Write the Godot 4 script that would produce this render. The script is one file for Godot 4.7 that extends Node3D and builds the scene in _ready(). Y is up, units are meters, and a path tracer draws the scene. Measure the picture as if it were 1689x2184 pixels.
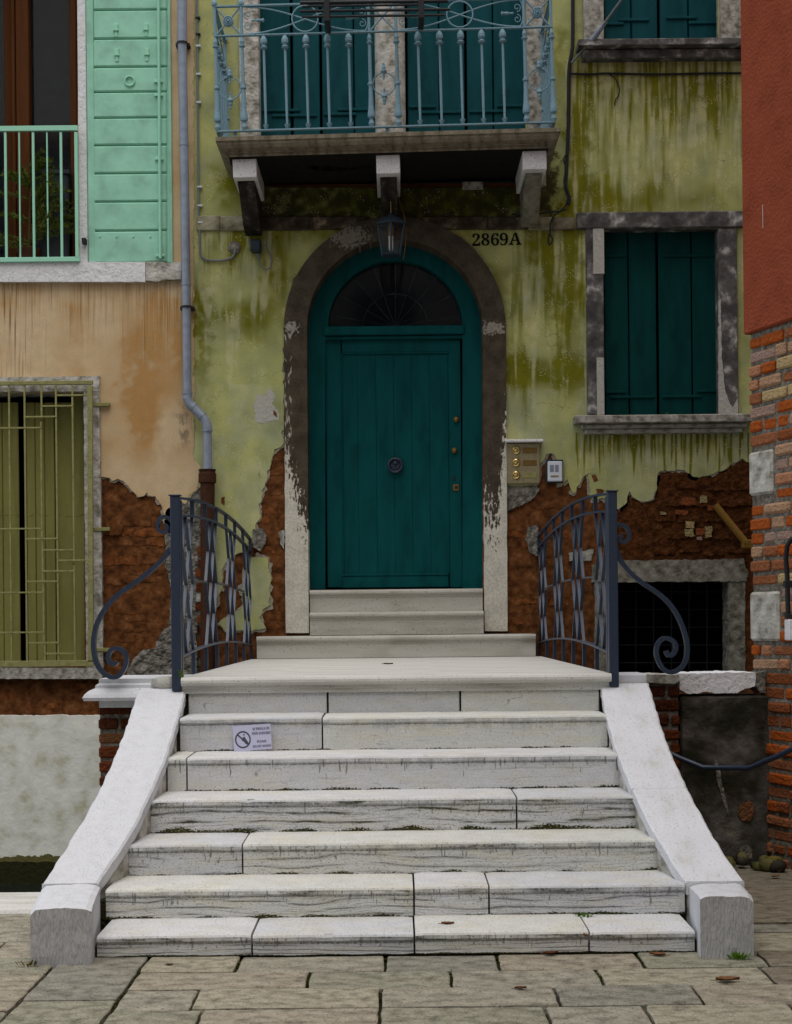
extends Node3D
# A small stone bridge over a canal, climbing to the arched door of a green house.
# Lengths in metres. The eye is EYE above the pavement; the house fronts stand WALL metres away.
const EYE := 1.174
const FOCAL := 3400.0
const MIDX := 844.5
const HORIZON := 1324.0
const ROLL := 0.010
const WALL := 11.2
const STAIR_Z := [5.6, 5.9, 6.2, 6.5, 6.8, 7.1, 7.4]
const STAIR_H := [0.078, 0.19, 0.314, 0.452, 0.598, 0.748, 0.921]

var M := {}
var rng := RandomNumberGenerator.new()
var wob := FastNoiseLite.new()

# ---------------------------------------------------------------- measuring
func at(px: float, py: float, z: float) -> Vector3:
	var u := (px - MIDX) / FOCAL
	var v := (HORIZON - py) / FOCAL
	return Vector3((u * cos(ROLL) + v * sin(ROLL)) * z, EYE + (v * cos(ROLL) - u * sin(ROLL)) * z, -z)

func lin(r: float, g: float, b: float, a := 1.0) -> Color:
	var c := Color(r, g, b, 1.0).linear_to_srgb()
	c.a = a
	return c

# ---------------------------------------------------------------- mesh builder
class B:
	var v := PackedVector3Array()
	var n := PackedVector3Array()
	var uv := PackedVector2Array()
	var umap: Variant = null
	func tri(a: Vector3, b: Vector3, c: Vector3, na: Vector3, nb: Vector3, nc: Vector3, ua := Vector2.ZERO, ub := Vector2.ZERO, uc := Vector2.ZERO) -> void:
		var g := (b - a).cross(c - a)
		if umap != null:
			ua = umap.call(a)
			ub = umap.call(b)
			uc = umap.call(c)
		if g.dot(na + nb + nc) > 0.0:
			v.append(a); v.append(c); v.append(b)
			n.append(na); n.append(nc); n.append(nb)
			uv.append(ua); uv.append(uc); uv.append(ub)
		else:
			v.append(a); v.append(b); v.append(c)
			n.append(na); n.append(nb); n.append(nc)
			uv.append(ua); uv.append(ub); uv.append(uc)
	func flat(a: Vector3, b: Vector3, c: Vector3, d: Vector3, out: Vector3) -> void:
		var g := (c - a).cross(d - b)
		if g.length_squared() < 1e-16:
			return
		g = g.normalized()
		if g.dot(out) < 0.0:
			g = -g
		tri(a, b, c, g, g, g)
		tri(a, c, d, g, g, g)
	func smooth(a: Vector3, b: Vector3, c: Vector3, d: Vector3, na: Vector3, nb: Vector3, nc: Vector3, nd: Vector3, ua := Vector2.ZERO, ub := Vector2.ZERO, uc := Vector2.ZERO, ud := Vector2.ZERO) -> void:
		tri(a, b, c, na, nb, nc, ua, ub, uc)
		tri(a, c, d, na, nc, nd, ua, uc, ud)
	func box(lo: Vector3, hi: Vector3) -> void:
		cbox(lo, hi, 0.0)
	func cbox(lo: Vector3, hi: Vector3, bev: float, tf := Transform3D.IDENTITY) -> void:
		var c := (lo + hi) * 0.5
		var h := (hi - lo).abs() * 0.5
		var e := minf(bev, minf(h.x, minf(h.y, h.z)) * 0.8)
		for ax in 3:
			for s: float in [-1.0, 1.0]:
				var u := (ax + 1) % 3
				var w := (ax + 2) % 3
				var p := []
				for k: Vector2 in [Vector2(-1, -1), Vector2(1, -1), Vector2(1, 1), Vector2(-1, 1)]:
					var q := Vector3.ZERO
					q[ax] = s * h[ax]
					q[u] = k.x * (h[u] - e)
					q[w] = k.y * (h[w] - e)
					p.append(tf * (c + q))
				var o := Vector3.ZERO
				o[ax] = s
				flat(p[0], p[1], p[2], p[3], tf.basis * o)
		if e <= 0.0:
			return
		for ax in 3:
			var u := (ax + 1) % 3
			var w := (ax + 2) % 3
			for su: float in [-1.0, 1.0]:
				for sw: float in [-1.0, 1.0]:
					var p := []
					for k: Array in [[-1.0, 0], [1.0, 0], [1.0, 1], [-1.0, 1]]:
						var q := Vector3.ZERO
						q[ax] = k[0] * (h[ax] - e)
						q[u] = su * (h[u] - (e if k[1] == 0 else 0.0))
						q[w] = sw * (h[w] - (0.0 if k[1] == 0 else e))
						p.append(tf * (c + q))
					var o := Vector3.ZERO
					o[u] = su
					o[w] = sw
					flat(p[0], p[1], p[2], p[3], tf.basis * o)
		for sx: float in [-1.0, 1.0]:
			for sy: float in [-1.0, 1.0]:
				for sz: float in [-1.0, 1.0]:
					var s := Vector3(sx, sy, sz)
					var a := tf * (c + s * (h - Vector3(0, e, e)))
					var b := tf * (c + s * (h - Vector3(e, 0, e)))
					var d := tf * (c + s * (h - Vector3(e, e, 0)))
					var o := (tf.basis * s).normalized()
					tri(a, b, d, o, o, o)
	# a round bar along points; radii is one number or one for each point
	func tube(p: PackedVector3Array, radii, sides := 8, caps := true) -> void:
		var t := PackedVector3Array()
		for i in p.size():
			t.append((p[mini(i + 1, p.size() - 1)] - p[maxi(i - 1, 0)]).normalized())
		var side := t[0].cross(Vector3.UP if absf(t[0].y) < 0.9 else Vector3.RIGHT).normalized()
		var rings := []
		for i in p.size():
			side = (side - t[i] * side.dot(t[i])).normalized()
			var up := t[i].cross(side)
			var r: float = radii if radii is float else radii[i]
			var ring := []
			for k in sides:
				var a := TAU * k / sides
				var o := side * cos(a) + up * sin(a)
				ring.append([p[i] + o * r, o])
			rings.append(ring)
		for i in p.size() - 1:
			for k in sides:
				var l := (k + 1) % sides
				smooth(rings[i][k][0], rings[i][l][0], rings[i + 1][l][0], rings[i + 1][k][0], rings[i][k][1], rings[i][l][1], rings[i + 1][l][1], rings[i + 1][k][1])
		if caps:
			for e: int in [0, p.size() - 1]:
				var o: Vector3 = -t[0] if e == 0 else t[e]
				for k in range(1, sides - 1):
					tri(rings[e][0][0], rings[e][k][0], rings[e][k + 1][0], o, o, o)
	# a flat bar along points: width along the fixed axis across, thick along the other
	func strap(p: PackedVector3Array, across: Vector3, width: float, thick: float) -> void:
		var rings := []
		for i in p.size():
			var t := (p[mini(i + 1, p.size() - 1)] - p[maxi(i - 1, 0)]).normalized()
			var w := (across - t * across.dot(t)).normalized()
			var o := t.cross(w)
			rings.append([p[i] + w * width / 2 + o * thick / 2, p[i] + w * width / 2 - o * thick / 2, p[i] - w * width / 2 - o * thick / 2, p[i] - w * width / 2 + o * thick / 2, w, -o, -w, o])
		for i in p.size() - 1:
			for k in 4:
				var l := (k + 1) % 4
				var na: Vector3 = rings[i][4 + k]
				var nb: Vector3 = rings[i + 1][4 + k]
				smooth(rings[i][k], rings[i][l], rings[i + 1][l], rings[i + 1][k], na, na, nb, nb)
		flat(rings[0][0], rings[0][1], rings[0][2], rings[0][3], p[0] - p[1])
		var e := p.size() - 1
		flat(rings[e][0], rings[e][1], rings[e][2], rings[e][3], p[e] - p[e - 1])
	# a turned piece: profile of (radius, height) round axis
	func lathe(profile: Array, base: Vector3, axis := Vector3.UP, sides := 10) -> void:
		var x := axis.cross(Vector3.RIGHT if absf(axis.x) < 0.9 else Vector3.UP).normalized()
		var y := axis.cross(x)
		for i in profile.size() - 1:
			var a: Vector2 = profile[i]
			var b: Vector2 = profile[i + 1]
			var sl := Vector2(b.y - a.y, a.x - b.x)
			if sl.length_squared() < 1e-14:
				continue
			sl = sl.normalized()
			for k in sides:
				var p := TAU * k / sides
				var q := TAU * (k + 1) / sides
				var op := x * cos(p) + y * sin(p)
				var oq := x * cos(q) + y * sin(q)
				var np := (op * sl.x + axis * sl.y).normalized()
				var nq := (oq * sl.x + axis * sl.y).normalized()
				smooth(base + op * a.x + axis * a.y, base + oq * a.x + axis * a.y, base + oq * b.x + axis * b.y, base + op * b.x + axis * b.y, np, nq, nq, np)
	# outline (2D in a plane given by Callable f(Vector2, depth)) with a front face and edges of a depth
	func slab(poly: PackedVector2Array, f: Callable, front: float, back: float, sides := true, front_on := true) -> void:
		if poly.size() < 3:
			return
		var idx := Geometry2D.triangulate_polygon(poly)
		var out := Vector3(0, 0, 1)
		if front_on:
			for i in range(0, idx.size(), 3):
				tri(f.call(poly[idx[i]], front), f.call(poly[idx[i + 1]], front), f.call(poly[idx[i + 2]], front), out, out, out)
		if sides:
			var cw := Geometry2D.is_polygon_clockwise(poly)
			for i in poly.size():
				var j := (i + 1) % poly.size()
				var a: Vector3 = f.call(poly[i], front)
				var b: Vector3 = f.call(poly[j], front)
				var c: Vector3 = f.call(poly[j], back)
				var d: Vector3 = f.call(poly[i], back)
				var e := poly[j] - poly[i]
				var o2 := Vector2(e.y, -e.x) * (-1.0 if cw else 1.0)
				var o: Vector3 = f.call(poly[i] + o2, front) - a
				flat(a, b, c, d, o)
	func mesh() -> ArrayMesh:
		var arr := []
		arr.resize(Mesh.ARRAY_MAX)
		arr[Mesh.ARRAY_VERTEX] = v
		arr[Mesh.ARRAY_NORMAL] = n
		arr[Mesh.ARRAY_TEX_UV] = uv
		var m := ArrayMesh.new()
		m.add_surface_from_arrays(Mesh.PRIMITIVE_TRIANGLES, arr)
		return m

# ---------------------------------------------------------------- nodes
var taken := {}
func numbered(called: String) -> String:
	taken[called] = taken.get(called, -1) + 1
	return called if taken[called] == 0 else "%s_%03d" % [called, taken[called]]

func obj(called: String, b: B, mat: Material, parent: Node3D) -> MeshInstance3D:
	return inst(called, b.mesh(), mat, parent)

func inst(called: String, mesh: Mesh, mat: Material, parent: Node3D) -> MeshInstance3D:
	var o := MeshInstance3D.new()
	o.mesh = mesh
	o.material_override = mat
	o.name = numbered(called) if parent == self else called
	parent.add_child(o, true)
	return o

func thing(called: String, label: String, category: String, group := "") -> Node3D:
	var o := Node3D.new()
	o.name = numbered(called)
	add_child(o)
	return tag(o, label, category, group)

func tag(o: Node3D, label: String, category: String, group := "") -> Node3D:
	o.set_meta("label", label)
	o.set_meta("category", category)
	if group:
		o.set_meta("group", group)
	return o

func structure(called: String) -> Node3D:
	var o := Node3D.new()
	o.name = called
	o.set_meta("kind", "structure")
	add_child(o)
	return o

# facade plane helpers: points in picture measure on a plane z metres away
func plane(z: float) -> Callable:
	return func(p: Vector2, d: float) -> Vector3: return at(p.x, p.y, z) + Vector3(0, 0, d)

func rectp(x0: float, y0: float, x1: float, y1: float) -> PackedVector2Array:
	return PackedVector2Array([Vector2(x0, y0), Vector2(x1, y0), Vector2(x1, y1), Vector2(x0, y1)])

func pts(a: Array) -> PackedVector2Array:
	var p := PackedVector2Array()
	for i in range(0, a.size(), 2):
		p.append(Vector2(a[i], a[i + 1]))
	return p

# ragged outline: edges broken up into short steps and pushed about
func ragged(poly: PackedVector2Array, amp: float, step := 5.0, sd := 0.0) -> PackedVector2Array:
	var r := PackedVector2Array()
	for i in poly.size():
		var a := poly[i]
		var b := poly[(i + 1) % poly.size()]
		var k := maxi(1, int(a.distance_to(b) / step))
		for j in k:
			var p := a.lerp(b, float(j) / k)
			r.append(p + Vector2(wob.get_noise_2d(p.x * 9 + sd, p.y * 9), wob.get_noise_2d(p.x * 9 + 500 + sd, p.y * 9 + 900)) * amp + Vector2(wob.get_noise_2d(p.x * 40 + sd, p.y * 40), wob.get_noise_2d(p.x * 40, p.y * 40 + 300)) * amp * 0.6)
	return r

# front sheet: the outlines laid over tiles, less the openings
func sheet(b: B, outlines: Array, openings: Array, z: float, tile := 90.0) -> void:
	var f := plane(z)
	for o: PackedVector2Array in outlines:
		var lo := o[0]
		var hi := o[0]
		for p in o:
			lo = lo.min(p)
			hi = hi.max(p)
		var x := lo.x
		while x < hi.x:
			var y := lo.y
			while y < hi.y:
				var cells: Array = Geometry2D.intersect_polygons(rectp(x, y, minf(x + tile, hi.x), minf(y + tile, hi.y)), o)
				for op: PackedVector2Array in openings:
					var next := []
					for c: PackedVector2Array in cells:
						next.append_array(Geometry2D.clip_polygons(c, op))
					cells = next
				for c: PackedVector2Array in cells:
					if not Geometry2D.is_polygon_clockwise(c):
						b.slab(c, f, 0.0, 0.0, false)
					else:
						c.reverse()
						b.slab(c, f, 0.0, 0.0, false)
				y += tile
			x += tile

func arch(cx: float, cy: float, r: float, bottom: float, k := 28, r2 := -1.0) -> PackedVector2Array:
	var p := PackedVector2Array()
	if r2 < 0:
		r2 = r
	p.append(Vector2(cx - r, bottom))
	for i in k + 1:
		var a := PI - PI * i / k
		p.append(Vector2(cx + r * cos(a), cy - r2 * sin(a)))
	p.append(Vector2(cx + r, bottom))
	return p

# ---------------------------------------------------------------- computed textures
func nz(sd: int, freq: float, oct := 3) -> FastNoiseLite:
	var f := FastNoiseLite.new()
	f.seed = sd
	f.frequency = freq
	f.noise_type = FastNoiseLite.TYPE_SIMPLEX_SMOOTH
	f.fractal_type = FastNoiseLite.FRACTAL_FBM if oct > 1 else FastNoiseLite.FRACTAL_NONE
	f.fractal_octaves = oct
	return f

func paint(w: int, h: int, row: Callable) -> ImageTexture:
	var rows := []
	rows.resize(h)
	var id := WorkerThreadPool.add_group_task(func(i: int) -> void: rows[i] = row.call(i), h)
	WorkerThreadPool.wait_for_group_task_completion(id)
	var all := PackedByteArray()
	for r: PackedByteArray in rows:
		all.append_array(r)
	return ImageTexture.create_from_image(Image.create_from_data(w, h, false, Image.FORMAT_RGB8, all))

# linear colour to three bytes of sRGB
func put8(out: PackedByteArray, i: int, r: float, g: float, b: float) -> void:
	out[i] = clampi(int(255.0 * (1.055 * pow(maxf(r, 0.0), 0.41667) - 0.055)), 0, 255)
	out[i + 1] = clampi(int(255.0 * (1.055 * pow(maxf(g, 0.0), 0.41667) - 0.055)), 0, 255)
	out[i + 2] = clampi(int(255.0 * (1.055 * pow(maxf(b, 0.0), 0.41667) - 0.055)), 0, 255)

func sstep(a: float, b: float, x: float) -> float:
	var t := clampf((x - a) / (b - a), 0.0, 1.0)
	return t * t * (3.0 - 2.0 * t)

func bump_tex(sd: int, freq: float, oct: int, size := 512, kind := FastNoiseLite.TYPE_SIMPLEX_SMOOTH) -> ImageTexture:
	var f := nz(sd, freq, oct)
	f.noise_type = kind
	f.fractal_gain = 0.6
	return ImageTexture.create_from_image(f.get_seamless_image(size, size))

# seamless blotches and specks mapped on a ramp of linear colours: stops [[at, r, g, b], ...]
func ramp_tex(sd: int, freq: float, oct: int, stops: Array, size := 512, squash := 1.0, specks := 0.0, speck := Vector3(0.05, 0.05, 0.04)) -> ImageTexture:
	var f := nz(sd, freq, oct)
	f.fractal_gain = 0.58
	var im := f.get_seamless_image(size, int(size / squash)) if squash > 0 else f.get_seamless_image(int(size / -squash), size)
	im.resize(size, size, Image.INTERPOLATE_CUBIC)
	im.convert(Image.FORMAT_L8)
	var src := im.get_data()
	var g := nz(sd + 7, 0.09, 2)
	var im2 := g.get_seamless_image(size, size)
	im2.convert(Image.FORMAT_L8)
	var sp := im2.get_data()
	var lut := PackedByteArray()
	lut.resize(256 * 3)
	for k in 256:
		var t := k / 255.0
		var a: Array = stops[0]
		var b: Array = stops[stops.size() - 1]
		for s in stops.size() - 1:
			if t >= stops[s][0] and t <= stops[s + 1][0]:
				a = stops[s]
				b = stops[s + 1]
		var u := clampf((t - a[0]) / maxf(b[0] - a[0], 1e-5), 0, 1)
		put8(lut, k * 3, lerpf(a[1], b[1], u), lerpf(a[2], b[2], u), lerpf(a[3], b[3], u))
	var dot := PackedByteArray([0, 0, 0])
	put8(dot, 0, speck.x, speck.y, speck.z)
	var out := PackedByteArray()
	out.resize(size * size * 3)
	var cut := 255.0 * (1.0 - specks * 0.5)
	for i in size * size:
		var k: int = src[i] * 3
		if specks > 0.0 and sp[i] > cut:
			out[i * 3] = (lut[k] + dot[0] * 2) / 3
			out[i * 3 + 1] = (lut[k + 1] + dot[1] * 2) / 3
			out[i * 3 + 2] = (lut[k + 2] + dot[2] * 2) / 3
		else:
			out[i * 3] = lut[k]
			out[i * 3 + 1] = lut[k + 1]
			out[i * 3 + 2] = lut[k + 2]
	return ImageTexture.create_from_image(Image.create_from_data(size, size, false, Image.FORMAT_RGB8, out))

func mat(color: Color, rough := 0.8, metal := 0.0, tex: Texture2D = null, scale := 1.0, bump: Texture2D = null, depth := 0.0, offset := Vector3.ZERO, stretch := Vector3.ONE) -> StandardMaterial3D:
	var m := StandardMaterial3D.new()
	m.albedo_color = color
	m.roughness = rough
	m.metallic = metal
	m.metallic_specular = 0.16 if rough > 0.5 else 0.4
	if tex or bump:
		m.uv1_triplanar = true
		m.uv1_world_triplanar = true
		m.uv1_scale = stretch * scale
		m.uv1_offset = offset
	m.albedo_texture = tex
	if bump:
		m.heightmap_enabled = true
		m.heightmap_texture = bump
		m.heightmap_scale = depth
	return m

func uvmat(tex: Texture2D, rough: float, bump := 0.0) -> StandardMaterial3D:
	var m := StandardMaterial3D.new()
	m.albedo_texture = tex
	m.roughness = rough
	m.metallic_specular = 0.16
	m.texture_repeat = false
	if bump > 0.0:
		m.heightmap_enabled = true
		m.heightmap_texture = tex
		m.heightmap_scale = bump
	return m

# --- stained green plaster, laid out in the facade's own measure
const GX := 400.0
const GY := -40.0
const GW := 1240.0
const GH := 1500.0
func green_plaster() -> ImageTexture:
	var w := 992
	var h := 1200
	var big := nz(11, 0.006, 3)
	var mid := nz(12, 0.03, 3)
	var fine := nz(13, 0.22, 3)
	var run := nz(14, 1.0, 3)
	var run2 := nz(15, 1.0, 2)
	# algae, and darker tone under the balcony and round the arch: centre, radii, amount
	var blobs := [[1390, 215, 190, 80, 0.5], [1290, 425, 120, 45, 0.85], [1470, 420, 190, 50, 0.5], [1232, 330, 26, 170, 0.85], [1560, 210, 40, 90, 0.45], [1500, 215, 60, 60, 0.4],
		[1185, 560, 50, 130, 0.6], [1215, 640, 34, 190, 0.75], [1150, 795, 100, 42, 1.0], [1225, 790, 40, 60, 0.6], [1095, 790, 30, 60, 0.7],
		[545, 690, 60, 55, 0.8], [470, 670, 60, 36, 0.55], [590, 590, 36, 90, 0.55], [520, 530, 80, 34, 0.45], [428, 730, 20, 130, 0.75], [440, 1190, 18, 150, 0.4],
		[770, 420, 260, 62, 1.15], [1000, 420, 160, 62, 1.15], [490, 420, 40, 40, 0.45], [1190, 75, 26, 40, 0.7], [1205, 140, 40, 60, 0.5], [1585, 700, 16, 120, 0.25],
		[450, 530, 30, 60, 0.25], [640, 575, 46, 70, 0.6], [720, 500, 70, 34, 0.7], [985, 510, 60, 36, 0.55], [1062, 610, 30, 90, 0.5], [600, 800, 20, 120, 0.3], [1150, 520, 40, 40, 0.55], [1310, 955, 120, 20, 0.6], [1480, 950, 120, 20, 0.5]]
	var zones := [[1205, 1620, 134, 130, 0.55, 0.085], [1205, 1620, 134, 300, 0.45, 0.035], [1228, 1610, 928, 58, 1.25, 0.09], [1090, 1250, 492, 290, 0.5, 0.04], [415, 620, 492, 200, 0.3, 0.03], [425, 540, 492, 60, 0.5, 0.09]]
	return paint(w, h, func(j: int) -> PackedByteArray:
		var o := PackedByteArray()
		o.resize(w * 3)
		var y := GY + (j + 0.5) * GH / h
		for i in w:
			var x := GX + (i + 0.5) * GW / w
			var nb := big.get_noise_2d(x, y)
			var nm := mid.get_noise_2d(x, y)
			var nf := fine.get_noise_2d(x, y)
			var a := 0.16 + nb * 0.5
			for q: Array in blobs:
				var dx: float = (x + nm * 26.0 - q[0]) / q[2]
				if dx > -1.8 and dx < 1.8:
					var dy: float = (y + nb * 40.0 - q[1]) / q[3]
					if dy > -1.8 and dy < 1.8:
						a += q[4] * exp(-(dx * dx + dy * dy) * 1.2) * (0.85 + nm * 0.35)
			var pale := 0.0
			for q: Array in zones:
				if x > q[0] and x < q[1] and y > q[2] - 6 and y < q[2] + q[3] * 1.7:
					var s := run.get_noise_2d(x * q[5], y * 0.004 + q[2])
					var len: float = q[3] * (0.55 + 1.4 * run2.get_noise_2d(x * q[5] * 0.8 + 77.0, q[2]) + 0.35)
					var d: float = (y - q[2]) / maxf(len, 8.0)
					var body := 1.0 - sstep(0.55, 1.15, d)
					a += q[4] * body * sstep(-0.15, 0.45, s)
					pale += 1.2 * (1.0 - sstep(0.9, 2.0, d)) * sstep(0.05, 0.45, -s)
			a = clampf(a + nf * 0.10, 0.0, 1.25)
			pale = clampf(pale * (0.7 + nm), 0.0, 1.0)
			# lime wash worn to a paler grey green low down by the door
			var wash := sstep(0.1, 0.5, nb + (0.35 if y > 820 else 0.0) * (1.0 if x < 620 or y > 830 else 0.0)) * 0.55
			var r := 0.420
			var g := 0.440
			var b := 0.185
			r = lerpf(r, 0.47, wash)
			g = lerpf(g, 0.50, wash)
			b = lerpf(b, 0.315, wash)
			var t := sstep(0.05, 1.15, a)
			r = lerpf(r, 0.165, t)
			g = lerpf(g, 0.165, t)
			b = lerpf(b, 0.014, t)
			r = lerpf(r, 0.52, pale * 0.6)
			g = lerpf(g, 0.515, pale * 0.6)
			b = lerpf(b, 0.31, pale * 0.6)
			# near-black tone on the strip between the balcony and the stone band, with a torn outline
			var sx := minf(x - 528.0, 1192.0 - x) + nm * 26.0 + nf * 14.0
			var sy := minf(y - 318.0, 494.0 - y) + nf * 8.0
			var crust_and_dark := sstep(-4.0, 22.0, minf(sx, sy * 2.0)) * (0.82 + nm * 0.5)
			crust_and_dark = clampf(crust_and_dark, 0.0, 0.92)
			r = lerpf(r, 0.030, crust_and_dark)
			g = lerpf(g, 0.027, crust_and_dark)
			b = lerpf(b, 0.010, crust_and_dark)
			var mot := mid.get_noise_2d(x * 0.4 + 900.0, y * 0.3)
			# hairline cracks and small flaked specks
			var hair := absf(big.get_noise_2d(x * 1.7 + 300.0 + nm * 14.0, y * 1.3 + 700.0))
			if hair < 0.006 and mot > -0.05:
				r *= 0.62
				g *= 0.60
				b *= 0.58
			if nf > 0.40 and mid.get_noise_2d(x * 0.6 + 50.0, y * 0.6 + 80.0) > 0.22:
				r = lerpf(r, 0.55, 0.7)
				g = lerpf(g, 0.53, 0.7)
				b = lerpf(b, 0.43, 0.7)
			var k := 1.0 + nf * 0.13 + nm * 0.10 + mot * 0.22
			put8(o, i * 3, r * k * (1.0 + mot * 0.05), g * k, b * k * (1.0 - mot * 0.12))
		return o)

# --- ochre plaster with brown runs under the sill
const OX := -60.0
const OY := -60.0
const OW := 520.0
const OH := 1200.0
func ochre_plaster() -> ImageTexture:
	var w := 416
	var h := 960
	var big := nz(21, 0.007, 3)
	var mid := nz(22, 0.03, 3)
	var fine := nz(23, 0.25, 3)
	var run := nz(24, 1.0, 3)
	var blobs := [[330, 760, 90, 70, 1.0], [300, 840, 60, 50, 1.0], [312, 905, 30, 70, 1.3], [360, 650, 60, 60, 0.8], [30, 640, 60, 40, 0.6], [170, 660, 50, 40, 0.5], [230, 960, 40, 30, 0.4], [95, 830, 60, 40, 0.5], [60, 870, 160, 16, 0.6], [385, 700, 14, 120, 0.7]]
	return paint(w, h, func(j: int) -> PackedByteArray:
		var o := PackedByteArray()
		o.resize(w * 3)
		var y := OY + (j + 0.5) * OH / h
		for i in w:
			var x := OX + (i + 0.5) * OW / w
			var nb := big.get_noise_2d(x, y)
			var nm := mid.get_noise_2d(x, y)
			var nf := fine.get_noise_2d(x, y)
			var a := 0.2 + nb * 0.5
			for q: Array in blobs:
				var dx: float = (x + nm * 18.0 - q[0]) / q[2]
				var dy: float = (y + nb * 26.0 - q[1]) / q[3]
				a += q[4] * exp(-(dx * dx + dy * dy) * 1.3) * (0.85 + nm * 0.5)
			var dark := 0.0
			var pale := 0.0
			if y > 600 and y < 900:
				var s := run.get_noise_2d(x * 0.17, y * 0.003)
				var d := (y - 600.0) / (120.0 + 160.0 * run.get_noise_2d(x * 0.1 + 50.0, 3.0) + (120.0 if x < 60 else 0.0))
				var body := 1.0 - sstep(0.3, 1.1, d)
				dark = body * sstep(0.05, 0.5, s) * (1.0 if x < 70 else 0.55)
				pale = (1.0 - sstep(0.4, 1.3, d)) * sstep(0.05, 0.45, -s) * 0.6
			# grey damp mark behind the pipe's bend
			var dm := Vector2((x - 395.0 + nm * 12) / 26.0, (y - 915.0 + nb * 20) / 60.0)
			var damp := exp(-dm.length_squared() * 1.4) * sstep(-0.3, 0.4, nm + run.get_noise_2d(x * 0.4, y * 0.02) * 0.6)
			var t := sstep(0.0, 1.1, a + nf * 0.06)
			var r := lerpf(0.61, 0.45, t)
			var g := lerpf(0.47, 0.26, t)
			var b := lerpf(0.29, 0.10, t)
			r = lerpf(r, 0.66, pale * 0.7)
			g = lerpf(g, 0.56, pale * 0.7)
			b = lerpf(b, 0.40, pale * 0.7)
			r = lerpf(r, 0.16, dark * 0.9)
			g = lerpf(g, 0.085, dark * 0.9)
			b = lerpf(b, 0.035, dark * 0.9)
			r = lerpf(r, 0.13, damp * 0.8)
			g = lerpf(g, 0.11, damp * 0.8)
			b = lerpf(b, 0.075, damp * 0.8)
			var k := 1.0 + nf * 0.14 + nm * 0.10
			put8(o, i * 3, r * k, g * k, b * k)
		return o)

# --- pale Istrian stone of the door surround under a brown-black crust that has flaked off low down
const SX := 590.0
const SY := 450.0
const SW := 505.0
const SH := 920.0
func surround_stone() -> ImageTexture:
	var w := 404
	var h := 736
	var mid := nz(31, 0.022, 3)
	var fine := nz(32, 0.12, 4)
	var run := nz(33, 0.05, 4)
	return paint(w, h, func(j: int) -> PackedByteArray:
		var o := PackedByteArray()
		o.resize(w * 3)
		var y := SY + (j + 0.5) * SH / h
		for i in w:
			var x := SX + (i + 0.5) * SW / w
			var nm := mid.get_noise_2d(x, y)
			var nf := fine.get_noise_2d(x, y)
			var s := run.get_noise_2d(x * 3.0, y * 0.7)
			var left := x < 842.0
			# the crust's lower edge runs down the outer side on the right, the inner side on the left
			var edge: float
			if left:
				edge = 950.0 + (x - 605.0) * 3.6 + s * 110.0
			else:
				edge = 1075.0 + sstep(1030.0, 1055.0, x) * 40.0 - sstep(1058.0, 1078.0, x) * 210.0 + s * 150.0
			var crust_and_dark := 1.0 - sstep(-10.0, 14.0, y - edge + nf * 40.0)
			# flaked places higher up
			var flake := 0.0
			flake = maxf(flake, sstep(0.1, 0.3, 1.0 - Vector2((x - 745.0) / 44.0, (y - 508.0) / 26.0).length() + nf * 0.9) * 0.22)
			flake = maxf(flake, sstep(0.0, 0.25, 1.0 - Vector2((x - 1050.0) / 30.0, (y - 702.0) / 13.0).length() + nf * 1.1) * 0.4)
			flake = maxf(flake, sstep(0.0, 0.25, 1.0 - Vector2((x - 622.0) / 16.0, (y - 702.0) / 13.0).length() + nf * 1.1) * 0.5)
			if left and x < 622.0 and y > 690.0:
				flake = maxf(flake, sstep(0.08, 0.3, run.get_noise_2d(x * 2.0, y * 0.5 + 900.0) + (y - 950.0) * 0.0007) * 0.7)
			var st := 1.0 + nf * 0.22 + nm * 0.15
			var r := 0.58 * st
			var g := 0.555 * st
			var b := 0.48 * st
			var pit := sstep(0.28, 0.5, fine.get_noise_2d(x * 2.2 + 400.0, y * 2.2))
			r *= 1.0 - 0.4 * pit
			g *= 1.0 - 0.4 * pit
			b *= 1.0 - 0.45 * pit
			var c := crust_and_dark * (1.0 - flake)
			var ck := 1.0 + nm * 0.45 + nf * 0.25
			r = lerpf(r, 0.070 * ck, c)
			g = lerpf(g, 0.058 * ck, c)
			b = lerpf(b, 0.042 * ck, c)
			put8(o, i * 3, r, g, b)
		return o)

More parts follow.
